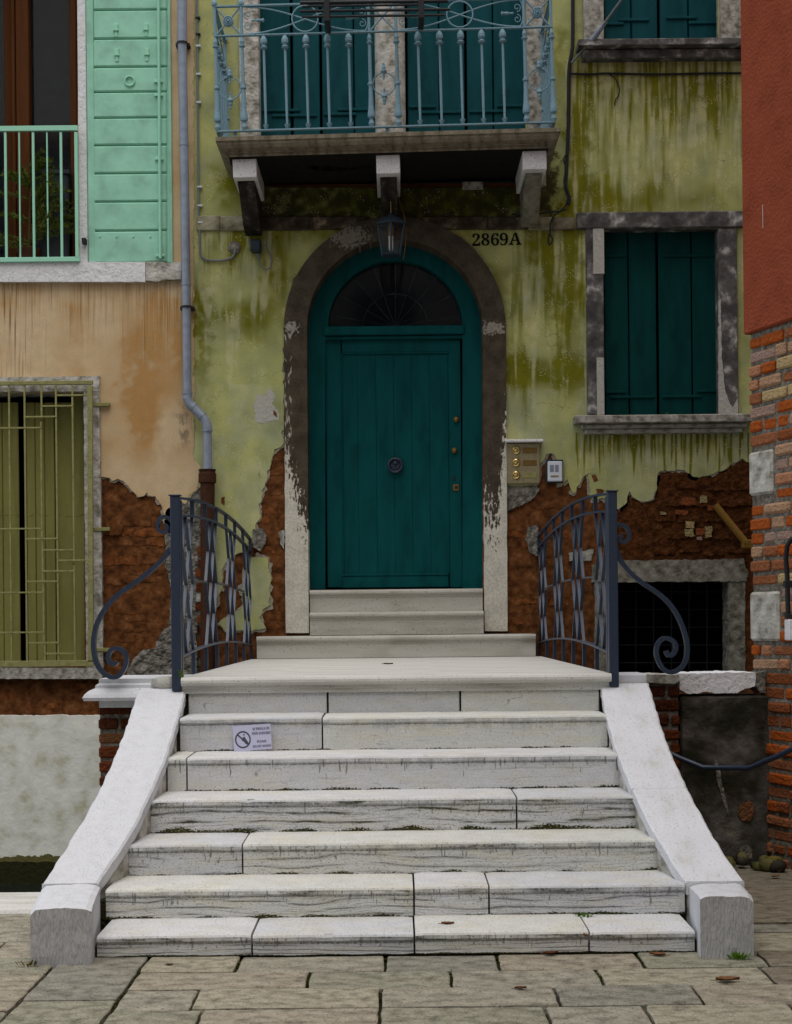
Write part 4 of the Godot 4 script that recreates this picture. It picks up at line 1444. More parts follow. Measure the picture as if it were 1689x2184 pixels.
	# frieze of each bay: circle and two crossing bows
	for q: Array in [[520.7, 793], [850.7, 1124.7]]:
		var l: float = X.call(q[0])
		var rr: float = X.call(q[1])
		var cx := (l + rr) / 2
		var o := part("frieze", r)
		b = B.new()
		var ring := PackedVector3Array()
		for k in 29:
			ring.append(Vector3(cx + cos(TAU * k / 28) * 0.086, 0.7775 + sin(TAU * k / 28) * 0.086, zf + 0.008))
		b.tube(ring, 0.0055, 6, false)
		obj("ring", b, M.blue_iron, o)
		for s: float in [-1, 1]:
			b = B.new()
			var bow := PackedVector3Array()
			for k in 33:
				var t := k / 32.0
				var x := lerpf(l + 0.03, rr - 0.03, t)
				var y := -s * cos(PI * t) * 0.088
				bow.append(Vector3(x, 0.7775 + y, zf))
			for k in 7:
				var a := PI / 2 * k / 6.0
				bow.append(Vector3(rr - 0.03 + sin(a) * 0.026, 0.7775 + s * (cos(a) * 0.088), zf))
			b.tube(bow, 0.0055, 6)
			obj("bow", b, M.blue_iron, o)
		for s: float in [-1, 1]:
			b = B.new()
			var ex: float = (l + 0.012) if s < 0 else (rr - 0.012)
			for t: float in [-1, 1]:
				var curl := PackedVector3Array()
				for k in 22:
					var a := -1.6 + k * 0.36
					var rad := 0.030 - k * 0.0011
					curl.append(Vector3(ex - s * (0.032 - cos(a) * rad * 0.9), 0.7775 + t * (0.038 + sin(a) * rad), zf))
				b.tube(curl, 0.0032, 5)
			b.lathe([Vector2(0.0, 0.0), Vector2(0.008, 0.01), Vector2(0.006, 0.03), Vector2(0.012, 0.045), Vector2(0.010, 0.07), Vector2(0.015, 0.085), Vector2(0.0, 0.09)], Vector3(ex - s * 0.05, 0.7775, zf), Vector3(-s, 0, 0), 8)
			obj("scroll", b, M.blue_iron, o)
	for px: float in [500.0, 826.0, 1150.0]:
		b = B.new()
		b.cbox(Vector3(X.call(px) - 0.012, 0.0, zf - 0.03), Vector3(X.call(px) + 0.012, 0.05, zf - 0.006), 0.002)
		obj("foot", b, M.blue_iron, r)

# ---------------------------------------------------------------- the ochre house
func ochre_house() -> void:
	var h := thing("ochre_house", "ochre plastered house with mint green shutter and barred olive window", "house")
	var up := rectp(-70, -160, 166, 560)
	var low := rectp(-130, 838, 180, 1418)
	var b := B.new()
	sheet(b, [rectp(-900, -900, 413.5, 1960)], [up, low], WALL + 0.016, 120.0)
	obj("undercoat", b, M.under, h)
	shell(h, at(-900, 1960, WALL), at(412, -900, WALL), [0.6, at(100, 562, WALL).y])
	b = B.new()
	b.box(at(-900, -901, WALL) + Vector3(0, 0, -6), at(389, -945, WALL) + Vector3(0, 0, 0.3))
	obj("roof", b, M.roof, h)
	b = B.new()
	b.umap = px_uv(OX, OY, OW, OH)
	var rg := ragged(pts([-900, -880, 413, -880, 413, 985, 428, 992, 424, 1020, 418, 1046, 404, 1056, 396, 1075, 380, 1062, 372, 1100, 358, 1140, 346, 1082, 330, 1058, 312, 1052, 302, 1062, 286, 1054, 276, 1040, 262, 1024, 252, 1020, 238, 1026, 228, 1018, 214, 1014, 200, 1016, 200, 1100, -900, 1100]), 5.0, 5.0, 31.0)
	sheet(b, [rg], [up, low], WALL - 0.004, 90.0)
	obj("plaster", b, M.ochre, h)
	b = B.new()
	for oc: PackedVector2Array in Geometry2D.offset_polygon(ragged(pts([200, 900, 426, 900, 426, 990, 420, 1040, 404, 1058, 396, 1075, 380, 1062, 372, 1100, 358, 1140, 346, 1082, 330, 1058, 312, 1052, 302, 1062, 286, 1054, 276, 1040, 262, 1024, 252, 1020, 238, 1026, 228, 1018, 214, 1014, 200, 1016]), 9.0, 5.0, 77.0), 3.0):
		if not Geometry2D.is_polygon_clockwise(oc):
			sheet(b, [oc], [low], WALL + 0.006, 90.0)
			b.slab(oc, plane(WALL + 0.006), 0.0, -0.012, true, false)
	obj("base_coat", b, M.base_coat, h)
	b = B.new()
	b.slab(rg, plane(WALL - 0.004), 0.0, -0.024, true, false)
	obj("plaster_edge", b, M.plaster_pink, h)
	# cement at the foot of the wall and behind the pipe
	for q: Array in [
			["cement_patch", M.cement, WALL - 0.004, [352, 1090, 372, 1070, 398, 1076, 412, 1050, 434, 1035, 434, 1440, 340, 1460, 345, 1400, 360, 1340, 366, 1260, 352, 1200]],
			["cement_patch", M.cement, WALL - 0.03, [268, 1445, 275, 1420, 300, 1390, 330, 1380, 350, 1340, 372, 1330, 420, 1330, 420, 1470, 262, 1470]],
			["rust_patch", M.under, WALL - 0.012, [226, 1115, 238, 1100, 258, 1112, 262, 1136, 252, 1142, 226, 1140]]]:
		b = B.new()
		b.slab(ragged(pts(q[3]), 4.0, 4.0, 3.0), plane(q[2]), 0.0, -0.022)
		obj(q[0], b, q[1], h)
	for k in 10:
		b = B.new()
		var by := 1168.0 + k * 24 + rng.randf_range(-3, 3)
		b.slab(ragged(rectp(420 + rng.randf_range(-3, 3), by, 440, by + 17), 2.0, 4.0, by), plane(WALL - 0.01), 0.0, -0.03)
		obj("bared_brick", b, M.scraped if k == 4 else M.brick_dark[0] if k % 2 else M.bricks[5], h)
	course_relief(h, 226, 350, 1066, 1400, 5.0)
	course_relief(h, -60, 210, 1456, 1520, 41.0)
	upper_window(h)
	lower_window(h)
	# plinth of whitewashed render running down into the water
	b = B.new()
	b.slab(ragged(rectp(-900, 1526, 470, 1838), 2.0, 6.0), plane(WALL - 0.06), 0.0, -0.08)
	obj("whitewashed_plinth", b, M.whitewash, h)
	b = B.new()
	b.slab(ragged(rectp(-900, 1826, 470, 1850), 7.0, 4.0, 60.0), plane(WALL - 0.064), 0.0, -0.02)
	obj("algae_fringe", b, M.algae_olive, h)
	b = B.new()
	b.slab(ragged(rectp(-900, 1838, 470, 2000), 4.0, 9.0, 90.0), plane(WALL - 0.068), 0.0, -0.08)
	obj("tide_line", b, M.algae, h)

func upper_window(h: Node3D) -> void:
	var w := part("window", h)
	var b := B.new()
	fbox(b, 166, -420, 184, 561, WALL, 0.02, 0.3, 0.004)
	obj("jamb", b, M.sill_white, w)
	for q: Array in [[-420, 0, 311], [0, 311.5, 389]]:
		pass
	b = B.new()
	b.slab(ragged(rectp(-420, 562, 312, 604), 1.0, 6.0), plane(WALL), 0.05, -0.3)
	obj("sill", b, M.sill_white, w)
	b = B.new()
	b.slab(ragged(pts([313, 562, 388, 563, 388, 598, 350, 600, 340, 604, 313, 601]), 2.0, 5.0, 8.0), plane(WALL), 0.048, -0.1)
	obj("sill", b, M.crust_white, w)
	var zg := WALL + 0.22
	for q: Array in [[-160, 6], [26, 34], [36, 64], [151, 165]]:
		b = B.new()
		fbox(b, q[0] if q[0] > 0 else -75, -165, q[1] if q[0] > 0 else -50, 561, zg, 0.03, 0.06, 0.006)
		obj("wooden_frame", b, M.brown_wood, w)
	b = B.new()
	fbox(b, 8, -420, 25, 561, zg + 0.03, 0.0, 0.04, 0.004)
	obj("wooden_frame", b, M.brown_wood, w)
	b = B.new()
	fbox(b, -60, -420, 152, 561, zg + 0.05, 0.0, 0.004, 0.0)
	obj("pane", b, M.glass, w)
	# mint guard rail
	var g := part("guard_rail", w)
	var zr := WALL - 0.06
	b = B.new()
	fbox(b, -420, 271, 166, 282, zr, 0.012, 0.012, 0.002)
	obj("rail", b, M.mint_trim, g)
	b = B.new()
	fbox(b, -420, 551, 170, 561, zr, 0.012, 0.012, 0.002)
	obj("rail", b, M.mint_trim, g)
	b = B.new()
	fbox(b, 160, 282.5, 167, 550.5, zr, 0.012, 0.012, 0.002)
	obj("stile", b, M.mint_trim, g)
	for i in 12:
		b = B.new()
		var x := 131.0 - 29.6 * i
		fbox(b, x - (2.6 if i % 2 == 0 else 1.4), 282.5, x + (2.6 if i % 2 == 0 else 1.4), 550.5, zr, 0.007, 0.007, 0.001)
		obj("bar", b, M.mint_trim, g)
	# shutter folded back against the wall: eleven boards in a frame
	var s := part("shutter", h)
	var zs := WALL - 0.035
	var lean := 0.0
	b = B.new()
	fbox(b, 184, -420, 199, 560, zs, 0.0, 0.03, 0.004)
	fbox(b, 356, -420, 363, 560, zs, -0.012, 0.02, 0.003)
	obj("stile", b, M.mint, s)
	var ys := [-420, -160, -100, -40, 21, 82.5, 142.7, 196, 251, 309.5, 369.6, 430, 492, 560]
	for i in ys.size() - 1:
		b = B.new()
		fbox(b, 199.5, ys[i] + 1.6, 355.5, ys[i + 1] - 1.0, zs, 0.004, 0.024, 0.009)
		obj("board", b, M.mint, s)
	b = B.new()
	fbox(b, 186, -420, 358, 560, zs + 0.016, 0.0, 0.01, 0.0)
	obj("backing", b, M.mint_trim, s)
	b = B.new()
	b.tube(PackedVector3Array([at(336, -420, zs) + Vector3(0, 0, 0.025), at(343, 553, zs) + Vector3(0, 0, 0.025)]), 0.011, 8)
	obj("bolt_rod", b, M.mint_trim, s)
	for q: Array in [[338, 175], [339, 204], [340, 340], [342, 546]]:
		b = B.new()
		fbox(b, q[0] - 9, q[1] - 3, q[0] + 9, q[1] + 3, zs, 0.022, 0.0, 0.003)
		obj("rod_guide", b, M.mint_trim, s)
	for q: Array in [[247, 52], [311, 51], [249, 105], [313, 104]]:
		var l := part("latch", s)
		b = B.new()
		fbox(b, q[0] - 4, q[1], q[0] + 5, q[1] + 14, zs, 0.016, -0.002, 0.003)
		obj("keeper", b, M.mint_trim, l)
		b = B.new()
		fbox(b, q[0] - 2, q[1] + 15, q[0] + 4, q[1] + 27, zs, 0.011, -0.002, 0.002)
		obj("plate", b, M.mint_trim, l)
		b = B.new()
		fbox(b, q[0] - 5, q[1] + 12, q[0] + 6, q[1] + 15, zs, 0.02, -0.002, 0.001)
		obj("pin", b, M.mint_trim, l)
	b = B.new()
	var ring := PackedVector3Array()
	for k in 21:
		ring.append(at(277, 174, zs) + Vector3(cos(TAU * k / 20) * 0.033, sin(TAU * k / 20) * 0.033, 0.012))
	b.tube(ring, 0.006, 6, false)
	obj("ring_pull", b, M.mint_trim, s)
	for k in 4:
		b = B.new()
		b.lathe([Vector2(0, 0.008), Vector2(0.006, 0.006), Vector2(0.007, 0.0)], at(213 + k * 36, 505, zs) + Vector3(0, 0, 0.004), Vector3(0, 0, 1), 8)
		obj("nail", b, M.mint_trim, s)
	b = B.new()
	fbox(b, 178, 512, 187, 524, WALL, 0.07, 0.0, 0.003)
	obj("stay", b, M.black_iron, h)

func lower_window(h: Node3D) -> void:
	var w := part("barred_window", h)
	var b := B.new()
	b.slab(ragged(pts([-420, 806, 100, 805, 213, 803, 214, 836, -420, 838]), 1.6, 6.0), plane(WALL), 0.03, -0.25)
	obj("lintel", b, M.crust_white, w)
	b = B.new()
	b.slab(ragged(pts([180, 837, 213, 837, 222, 1440, 186, 1440]), 1.6, 6.0, 4.0), plane(WALL), 0.03, -0.25)
	obj("jamb", b, M.crust_white, w)
	b = B.new()
	b.slab(ragged(rectp(-420, 1424, 222, 1447), 1.2, 6.0, 9.0), plane(WALL), 0.08, -0.25)
	obj("sill", b, M.crust_pale, w)
	# olive shutters drawn almost together behind the grille
	var s := part("shutters", w)
	for q: Array in [[-120, 6], [7, 41], [58, 76], [77, 96], [97, 117], [118, 156]]:
		b = B.new()
		fbox(b, q[0], 858, q[1], 1412, WALL + (0.2 if q[0] > 110 else 0.16), 0.0, 0.02, 0.005)
		obj("plank", b, M.olive_wood, s)
	b = B.new()
	fbox(b, 157, 838, 181, 1420, WALL + 0.20, 0.0, 0.02, 0.0)
	obj("plank", b, M.olive_wood, s)
	# grille: frame, uprights broken by cross bars
	var g := part("grille", w)
	var zg := WALL - 0.07
	b = B.new()
	fbox(b, -420, 815, 198, 823, zg, 0.012, 0.012, 0.002)
	fbox(b, -420, 1411, 200, 1424, zg, 0.012, 0.012, 0.002)
	b.strap(PackedVector3Array([at(192, 823, zg), at(194, 1411, zg)]), Vector3(1, 0, 0), 0.034, 0.024)
	obj("frame", b, M.olive, g)
	var k := 0.3125 * 0.0
	# (x, y top, y bottom) of uprights; zoomed measure to facade measure
	for q: Array in [[22, 822, 1412], [55, 822, 1412], [88.5, 822, 892], [88.5, 900, 1148], [91, 1150, 1240], [93, 1245, 1370], [96, 1374, 1412], [122, 822, 1412], [156, 822, 1200], [159, 1206, 1410], [-8, 822, 1412], [-41, 822, 1412], [-74, 822, 1412]]:
		b = B.new()
		fbox(b, q[0] - 1.9, q[1], q[0] + 1.9, q[2], zg, 0.006, 0.006, 0.001)
		obj("upright", b, M.olive, g)
	for q: Array in [[122, 190, 843], [89, 156, 866], [55, 122, 889], [-40, 88, 913], [-40, 90, 1128], [56, 124, 1149], [92, 158, 1173], [124, 192, 1195], [92, 158, 1218], [58, 124, 1240], [-40, 94, 1264], [-40, 94, 1349], [60, 126, 1371], [96, 160, 1394], [126, 194, 1418]]:
		b = B.new()
		fbox(b, q[0], q[2] - 1.7, q[1], q[2] + 1.7, zg - 0.001, 0.008, 0.005, 0.001)
		obj("cross_bar", b, M.olive, g)
	for y: float in [861, 1128, 1386]:
		b = B.new()
		b.cbox(at(196, y + 4, zg) + Vector3(0, 0, -0.06), at(232, y - 4, zg) + Vector3(0, 0, -0.03), 0.002)
		obj("wall_tie", b, M.olive, g)

# ---------------------------------------------------------------- an added house out of view behind the viewer, cutting low sky light
func added_house_behind() -> void:
	var h := thing("house", "added unseen house behind the viewer, placed to block low sky light", "house")
	var b := B.new()
	b.box(Vector3(-20, -0.3, 5.5), Vector3(20, 9.6, 14.0))
	obj("wall", b, M.far_plaster, h)
	b = B.new()
	b.box(Vector3(-20.3, 9.6, 5.1), Vector3(20.3, 9.85, 14.3))
	obj("roof", b, M.roof, h)
	for r in 2:
		for k in 9:
			b = B.new()
			b.cbox(Vector3(-17.5 + k * 4.2, 1.6 + r * 3.6, 5.44), Vector3(-16.4 + k * 4.2, 3.4 + r * 3.6, 5.499), 0.01)
			obj("shutter", b, M.shutter_upper, h)

# ---------------------------------------------------------------- the brick house on the right
func brick_house() -> void:
	var h := thing("brick_house", "brick house corner with brick red plaster above worn mixed bricks", "house")
	# its long side runs from the far corner towards the viewer
	var corner := Vector3(1.718, 0, -7.73)
	var along := Vector3(0.337, 0, 1.0).normalized()
	var out := Vector3(-along.z, 0, along.x).normalized()
	if out.x > 0:
		out = -out
	h.position = corner
	# local frame: x along the wall towards the viewer, y up, z out of the wall
	var basis := Basis(along, Vector3.UP, out)
	var tf := Transform3D(basis, Vector3.ZERO)
	var b := B.new()
	b.cbox(Vector3(0.012, -1.2, -5.0), Vector3(9.0, 9.0, -0.012), 0.0, tf)
	obj("wall", b, M.mortar, h)
	var split := 2.545
	b = B.new()
	b.cbox(Vector3(-0.018, split, -5.02), Vector3(9.0, 9.0, 0.014), 0.008, tf)
	obj("red_plaster", b, M.red_plaster, h)
	b = B.new()
	b.cbox(Vector3(0.17, 3.02, 0.0141), Vector3(0.174, 3.13, 0.0155), 0.0, tf)
	obj("chalk_mark", b, M.scraped, h)
	b = B.new()
	b.cbox(Vector3(-0.05, 9.0, -5.1), Vector3(9.1, 9.2, 0.3), 0.0, tf)
	obj("roof", b, M.roof, h)
	# courses of brick, with two squared stones at the corner
	var quoins := [[1.02, 1.26, 0.25], [0.0, 0.0, 0.0]]
	quoins = [[2.06 - 0.0, 0.0, 0.0]]
	var y := -0.02
	var course := 0
	while y < split - 0.03:
		var hh := 0.056
		var x := 0.0
		var n := 0
		while x < 1.5:
			var l := rng.randf_range(0.19, 0.25)
			if n == 0:
				l = 0.115 if course % 2 else 0.235
				if rng.randf() < 0.4:
					l = rng.randf_range(0.075, 0.2)
			elif rng.randf() < 0.35:
				l = rng.randf_range(0.09, 0.13)
			var stone := false
			# squared white stones at the corner
			for q: Array in [[1.755, 1.975], [1.055, 1.30]]:
				if y + hh > q[0] and y < q[1] and x < 0.22:
					stone = true
			if stone:
				x = 0.256 if y < 1.4 else 0.222
				n += 1
				continue
			var bb := B.new()
			var jut := rng.randf_range(-0.009, 0.007)
			var tiltb := Transform3D(Basis(Vector3(0, 0, 1), rng.randf_range(-0.012, 0.012)), Vector3.ZERO)
			var mid := Vector3(x + l / 2, y + hh / 2, 0)
			bb.cbox(Vector3(-l / 2 + 0.007, -hh / 2 + rng.randf_range(0, 0.005), -0.06), Vector3(l / 2 - 0.007, hh / 2 - rng.randf_range(0, 0.005), jut), 0.006 + rng.randf() * 0.005, tf * Transform3D(Basis.IDENTITY, mid) * tiltb)
			if n == 0:
				# the corner brick also shows its end on the canal side
				pass
			var pick: int
			var t := rng.randf()
			if y < 0.75:
				pick = -1
			else:
				pick = [0, 0, 0, 1, 1, 2, 2, 3, 3, 4, 5, 6][int(t * 11.99)]
			obj("brick", bb, M.bricks[[0, 1, 5, 5, 1][int(t * 4.99)]] if pick < 0 else M.bricks[pick], h)
			x += l + 0.002
			n += 1
		y += 0.0672
		course += 1
	for q: Array in [[1.76, 1.97, 0.205, 0.004], [1.06, 1.295, 0.25, 0.006]]:
		b = B.new()
		b.cbox(Vector3(0.0, q[0], -0.12), Vector3(q[2], q[1], q[3]), 0.012, tf)
		obj("corner_stone", b, M.crust_white, h)

# ---------------------------------------------------------------- stair and bridge
# one stone of a step: profile swept along x with an uneven arris; texture unrolled on the band of its course
func stair_stone_mesh(x0: float, x1: float, y0: float, y1: float, zf: float, tread: float, band: int) -> ArrayMesh:
	var b := B.new()
	var prof := []  # (z forward, y, v along the band)
	var v0 := float(band) / 8.0
	var d := 1.0 / 8.0
	var nose := 0.008
	prof.append([-tread, y1 + 0.004, 0.0])
	prof.append([-0.05, y1 + 0.002, 0.36])
	prof.append([nose - 0.012, y1 + 0.001, 0.42])
	prof.append([nose - 0.004, y1 - 0.002, 0.435])
	prof.append([nose, y1 - 0.009, 0.45])
	prof.append([nose, y1 - 0.021, 0.475])
	prof.append([-0.001, y1 - 0.0265, 0.495])
	prof.append([0.0, y1 - 0.034, 0.515])
	var h := y1 - 0.034 - y0
	for k in 4:
		prof.append([0.0, y1 - 0.034 - h * (k + 1) / 4.0, 0.515 + 0.48 * (k + 1) / 4.0])
	var seg := maxi(2, int((x1 - x0) / 0.03))
	var rows := []
	for i in seg + 1:
		var x := lerpf(x0, x1, float(i) / seg)
		var endk := 0.0
		if i == 0 or i == seg:
			endk = 0.006
		var row := []
		for k in prof.size():
			var p: Array = prof[k]
			var wz := wob.get_noise_2d(x * 1500 + band * 91, p[1] * 2500) * (0.0025 if k > 1 and k < 7 else 0.0015)
			var wy := wob.get_noise_2d(x * 900 + 40, band * 77 + k * 4.0) * 0.002
			var chip := 0.0
			if k > 2 and k < 7:
				chip = maxf(0.0, wob.get_noise_2d(x * 2600 + band * 301, 50.0) - 0.42) * 0.05
			row.append(Vector3(x, p[1] + (wy if k < 11 else 0.0) - chip * 0.6 - (endk if k < 5 else 0.0) * 0.6, zf + p[0] + wz - chip - endk))
		rows.append(row)
	var us := func(x: float) -> float: return (x + 1.2) / 2.4
	for i in seg:
		for k in prof.size() - 1:
			var a: Vector3 = rows[i][k]
			var bb: Vector3 = rows[i + 1][k]
			var c: Vector3 = rows[i + 1][k + 1]
			var e: Vector3 = rows[i][k + 1]
			var va: float = v0 + d * clampf(prof[k][2], 0.01, 0.99)
			var vb: float = v0 + d * clampf(prof[k + 1][2], 0.01, 0.99)
			var n := (bb - a).cross(e - a).normalized()
			if n.dot(Vector3(0, 1, 1)) < 0:
				n = -n
			var nk := n
			if k >= 2 and k <= 6:
				pass
			b.smooth(a, bb, c, e, nk, nk, nk, nk, Vector2(us.call(a.x), va), Vector2(us.call(bb.x), va), Vector2(us.call(c.x), vb), Vector2(us.call(e.x), vb))
	for i: int in [0, seg]:
		var n := Vector3(-1 if i == 0 else 1, 0, 0)
		var base := Vector3(rows[i][0].x, y0, zf - tread)
		for k in prof.size() - 1:
			b.tri(base, rows[i][k], rows[i][k + 1], n, n, n, Vector2(us.call(base.x), v0 + d * 0.3), Vector2(us.call(base.x), v0 + d * 0.4), Vector2(us.call(base.x), v0 + d * 0.44))
	return b.mesh()

func bridge() -> void:
	var br := thing("stone_bridge", "white marble steps with sloping side copings rising to a flat bridge landing", "bridge")
	var joints := [[197, 530, 877, 1250, 1477], [217, 877, 1037, 1457], [267, 512, 1405], [315, 1098, 1360], [352, 395, 1322], [380, 685, 1295], [398, 697, 980, 1278]]
	for s in 7:
		var z: float = STAIR_Z[s]
		var y0: float = (STAIR_H[s - 1] if s > 0 else 0.0) - 0.006
		var y1: float = STAIR_H[s]
		var st := part("step", br)
		var j: Array = joints[s]
		for i in j.size() - 1:
			var xa: float = (j[i] - MIDX) / FOCAL * z + 0.0035
			var xb: float = (j[i + 1] - MIDX) / FOCAL * z - 0.0035
			if s == 6:
				# the course under the landing has a square top
				var b := B.new()
				b.umap = func(p: Vector3) -> Vector2: return Vector2((p.x + 1.2) / 2.4, (6.46 + 0.53 * clampf((y1 - 0.055 - p.y) / (y1 - 0.055 - y0), 0.0, 1.0)) / 8.0)
				b.cbox(Vector3(xa + 0.001, y0 + 0.004, -z - 0.3), Vector3(xb - 0.001, y1 - 0.062, -z + rng.randf_range(-0.003, 0.003)), 0.004)
				obj("stone", b, M.stair[(s + i) % 3], st)
			else:
				inst("stone", stair_stone_mesh(xa, xb, y0 + 0.004 + (0.0 if s else 0.004), y1 + rng.randf_range(-0.003, 0.003), -z + rng.randf_range(-0.004, 0.004), 0.315, s), M.stair[(s * 2 + i) % 3], st)
		# mortar and moss packed behind the joints
		var mb := B.new()
		var xl: float = (j[0] - MIDX) / FOCAL * z
		var xr: float = (j[j.size() - 1] - MIDX) / FOCAL * z
		mb.box(Vector3(xl - 0.03, y0 - 0.02, -z - 0.33), Vector3(xr + 0.03, y1 - 0.075 + (0.02 if s == 6 else 0.03), -z - 0.022))
		obj("bedding", mb, M.dirt, st)
	# the landing: slabs with a round nose over a fillet
	var slabs := [-0.99, 0.985]
	var ld := part("landing", br)
	var b := B.new()
	step_profile(b, -0.995, 0.992, 0.921 - 0.075, 0.921, -7.385, -10.93, 0.035, 0.046)
	obj("slab", b, M.marble_warm, ld)
	b = B.new()
	b.cbox(Vector3(-0.97, 0.62, -10.95), Vector3(0.96, 0.845, -7.72), 0.01)
	obj("deck", b, M.cement, ld)
	# side walls under the copings, and the copings themselves
	var prof_z := [5.90, 6.2, 6.5, 6.8, 7.1, 7.42]
	# picture measures of the coping edges, inner and outer, at those distances
	var li := [207, 278, 325, 358, 380, 397]
	var lo := [88, 157, 210, 247, 274, 296]
	var ly := [1884, 1778, 1685, 1604, 1532, 1468]
	var ri := [1463, 1395, 1349, 1315, 1294, 1279]
	var ro := [1586, 1517, 1467, 1429, 1403, 1384]
	var ry := [1880, 1774, 1682, 1600, 1526, 1458]
	for side in 2:
		var inn: Array = li if side == 0 else ri
		var ou: Array = lo if side == 0 else ro
		var yy: Array = ly if side == 0 else ry
		var P := []
		for k in 6:
			var a := at(inn[k], yy[k], prof_z[k])
			var c := at(ou[k], yy[k], prof_z[k])
			P.append([a.x, c.x, a.y, -prof_z[k]])
		var cuts := [[0, 5]] if side == 0 else [[0, 2], [2, 5]]
		for cu: Array in cuts:
			b = B.new()
			cope(b, P, cu[0], cu[1], 0.05, side)
			obj("coping_stone", b, M.marble if side == 0 else M.marble_smooth, br)
		b = B.new()
		var s := -1.0 if side == 0 else 1.0
		for k in 5:
			var p: Array = P[k]
			var q: Array = P[k + 1]
			for e: Array in [[0, -s, -0.010], [1, s, -0.03]]:
				var i: int = e[0]
				var dx: float = e[1] * e[2]
				b.flat(Vector3(p[i] + dx, p[2] - 0.046, p[3]), Vector3(q[i] + dx, q[2] - 0.046, q[3]), Vector3(q[i] + dx, -1.5 if side == 0 else -0.1, q[3]), Vector3(p[i] + dx, -1.5 if (side == 0 and k > 2) else -0.1, p[3]), Vector3(e[1], 0, 0))
			b.flat(Vector3(p[0] + s * 0.01, p[2] - 0.046, p[3]), Vector3(q[0] + s * 0.01, q[2] - 0.046, q[3]), Vector3(q[1] - s * 0.03, q[2] - 0.046, q[3]), Vector3(p[1] - s * 0.03, p[2] - 0.046, p[3]), Vector3.UP)
		var pf: Array = P[0]
		b.flat(Vector3(pf[0] + s * 0.01, pf[2] - 0.046, pf[3]), Vector3(pf[1] - s * 0.03, pf[2] - 0.046, pf[3]), Vector3(pf[1] - s * 0.03, -0.1, pf[3]), Vector3(pf[0] + s * 0.01, -0.1, pf[3]), Vector3(0, 0, 1))
		var pb: Array = P[5]
		b.flat(Vector3(pb[0] + s * 0.01, pb[2] - 0.046, pb[3]), Vector3(pb[1] - s * 0.03, pb[2] - 0.046, pb[3]), Vector3(pb[1] - s * 0.03, -1.5, pb[3]), Vector3(pb[0] + s * 0.01, -1.5, pb[3]), Vector3(0, 0, -1))
		obj("side_wall", b, M.crust_white, br)
	# end blocks
	for q: Array in [[64, 195, 211, 1940, 2053, 88, 213, 1887], [1493, 1607, 1467, 1914, 2031, 1588, 1470, 1884]]:
		end_block(br, q)
	# squared top piece of the right coping, level with the landing
	b = B.new()
	var cs := B.new()
	cs.cbox(Vector3(1.012, 0.78, -7.70), Vector3(1.168, 0.915, -7.425), 0.006)
	obj("coping_end", cs, M.marble, br)
	# moulded coping of the left abutment over its brick pier
	b = B.new()
	var m := [[0.0, 0.915], [0.0, 0.895], [0.014, 0.886], [0.016, 0.872], [0.04, 0.862], [0.058, 0.845], [0.066, 0.83], [0.06, 0.815], [0.0, 0.812], [0.0, 0.78]]
	var last := []
	for q: Array in m:
		var ringp := [Vector3(-1.395 - q[0], q[1], -8.0), Vector3(-1.395 - q[0], q[1], -7.47 + q[0]), Vector3(-1.0, q[1], -7.47 + q[0])]
		if last.size():
			for i in 2:
				b.flat(last[i], last[i + 1], ringp[i + 1], ringp[i], [Vector3(-1, 0.3 if q[1] > 0.83 else -0.3, 0), Vector3(0, 0.3 if q[1] > 0.83 else -0.3, 1)][i])
		else:
			b.flat(ringp[0], ringp[1], ringp[2], Vector3(-1.0, q[1], -8.0), Vector3.UP)
		last = ringp
	obj("moulded_coping", b, M.marble, br)
	obj("broken_stone", lump(Vector3(-1.07, 0.895, -7.47), Vector3(0.075, 0.03, 0.06), 4), M.crust_white, br)
	brick_pier(br, -1.415, -0.96, -7.52, -8.0, -1.5, 0.81, "brick_pier", 1)

func lump(c: Vector3, r: Vector3, sd: int) -> B:
	# a rough stone
	var b := B.new()
	var f := func(i: int, j: int) -> Vector3:
		var th := PI * i / 8.0
		var ph := TAU * (j % 14) / 14.0
		var d := Vector3(sin(th) * cos(ph), cos(th), sin(th) * sin(ph))
		var k := 1.0 + 0.35 * wob.get_noise_3d(d.x * 220 + sd * 50, d.y * 220, d.z * 220)
		return c + Vector3(signf(d.x) * pow(absf(d.x), 0.7) * r.x, signf(d.y) * pow(absf(d.y), 0.7) * r.y, signf(d.z) * pow(absf(d.z), 0.7) * r.z) * k
	for i in 8:
		for j in 14:
			var a: Vector3 = f.call(i, j)
			var e: Vector3 = f.call(i, j + 1)
			var g: Vector3 = f.call(i + 1, j + 1)
			var h: Vector3 = f.call(i + 1, j)
			b.smooth(a, e, g, h, (a - c).normalized(), (e - c).normalized(), (g - c).normalized(), (h - c).normalized())
	return b

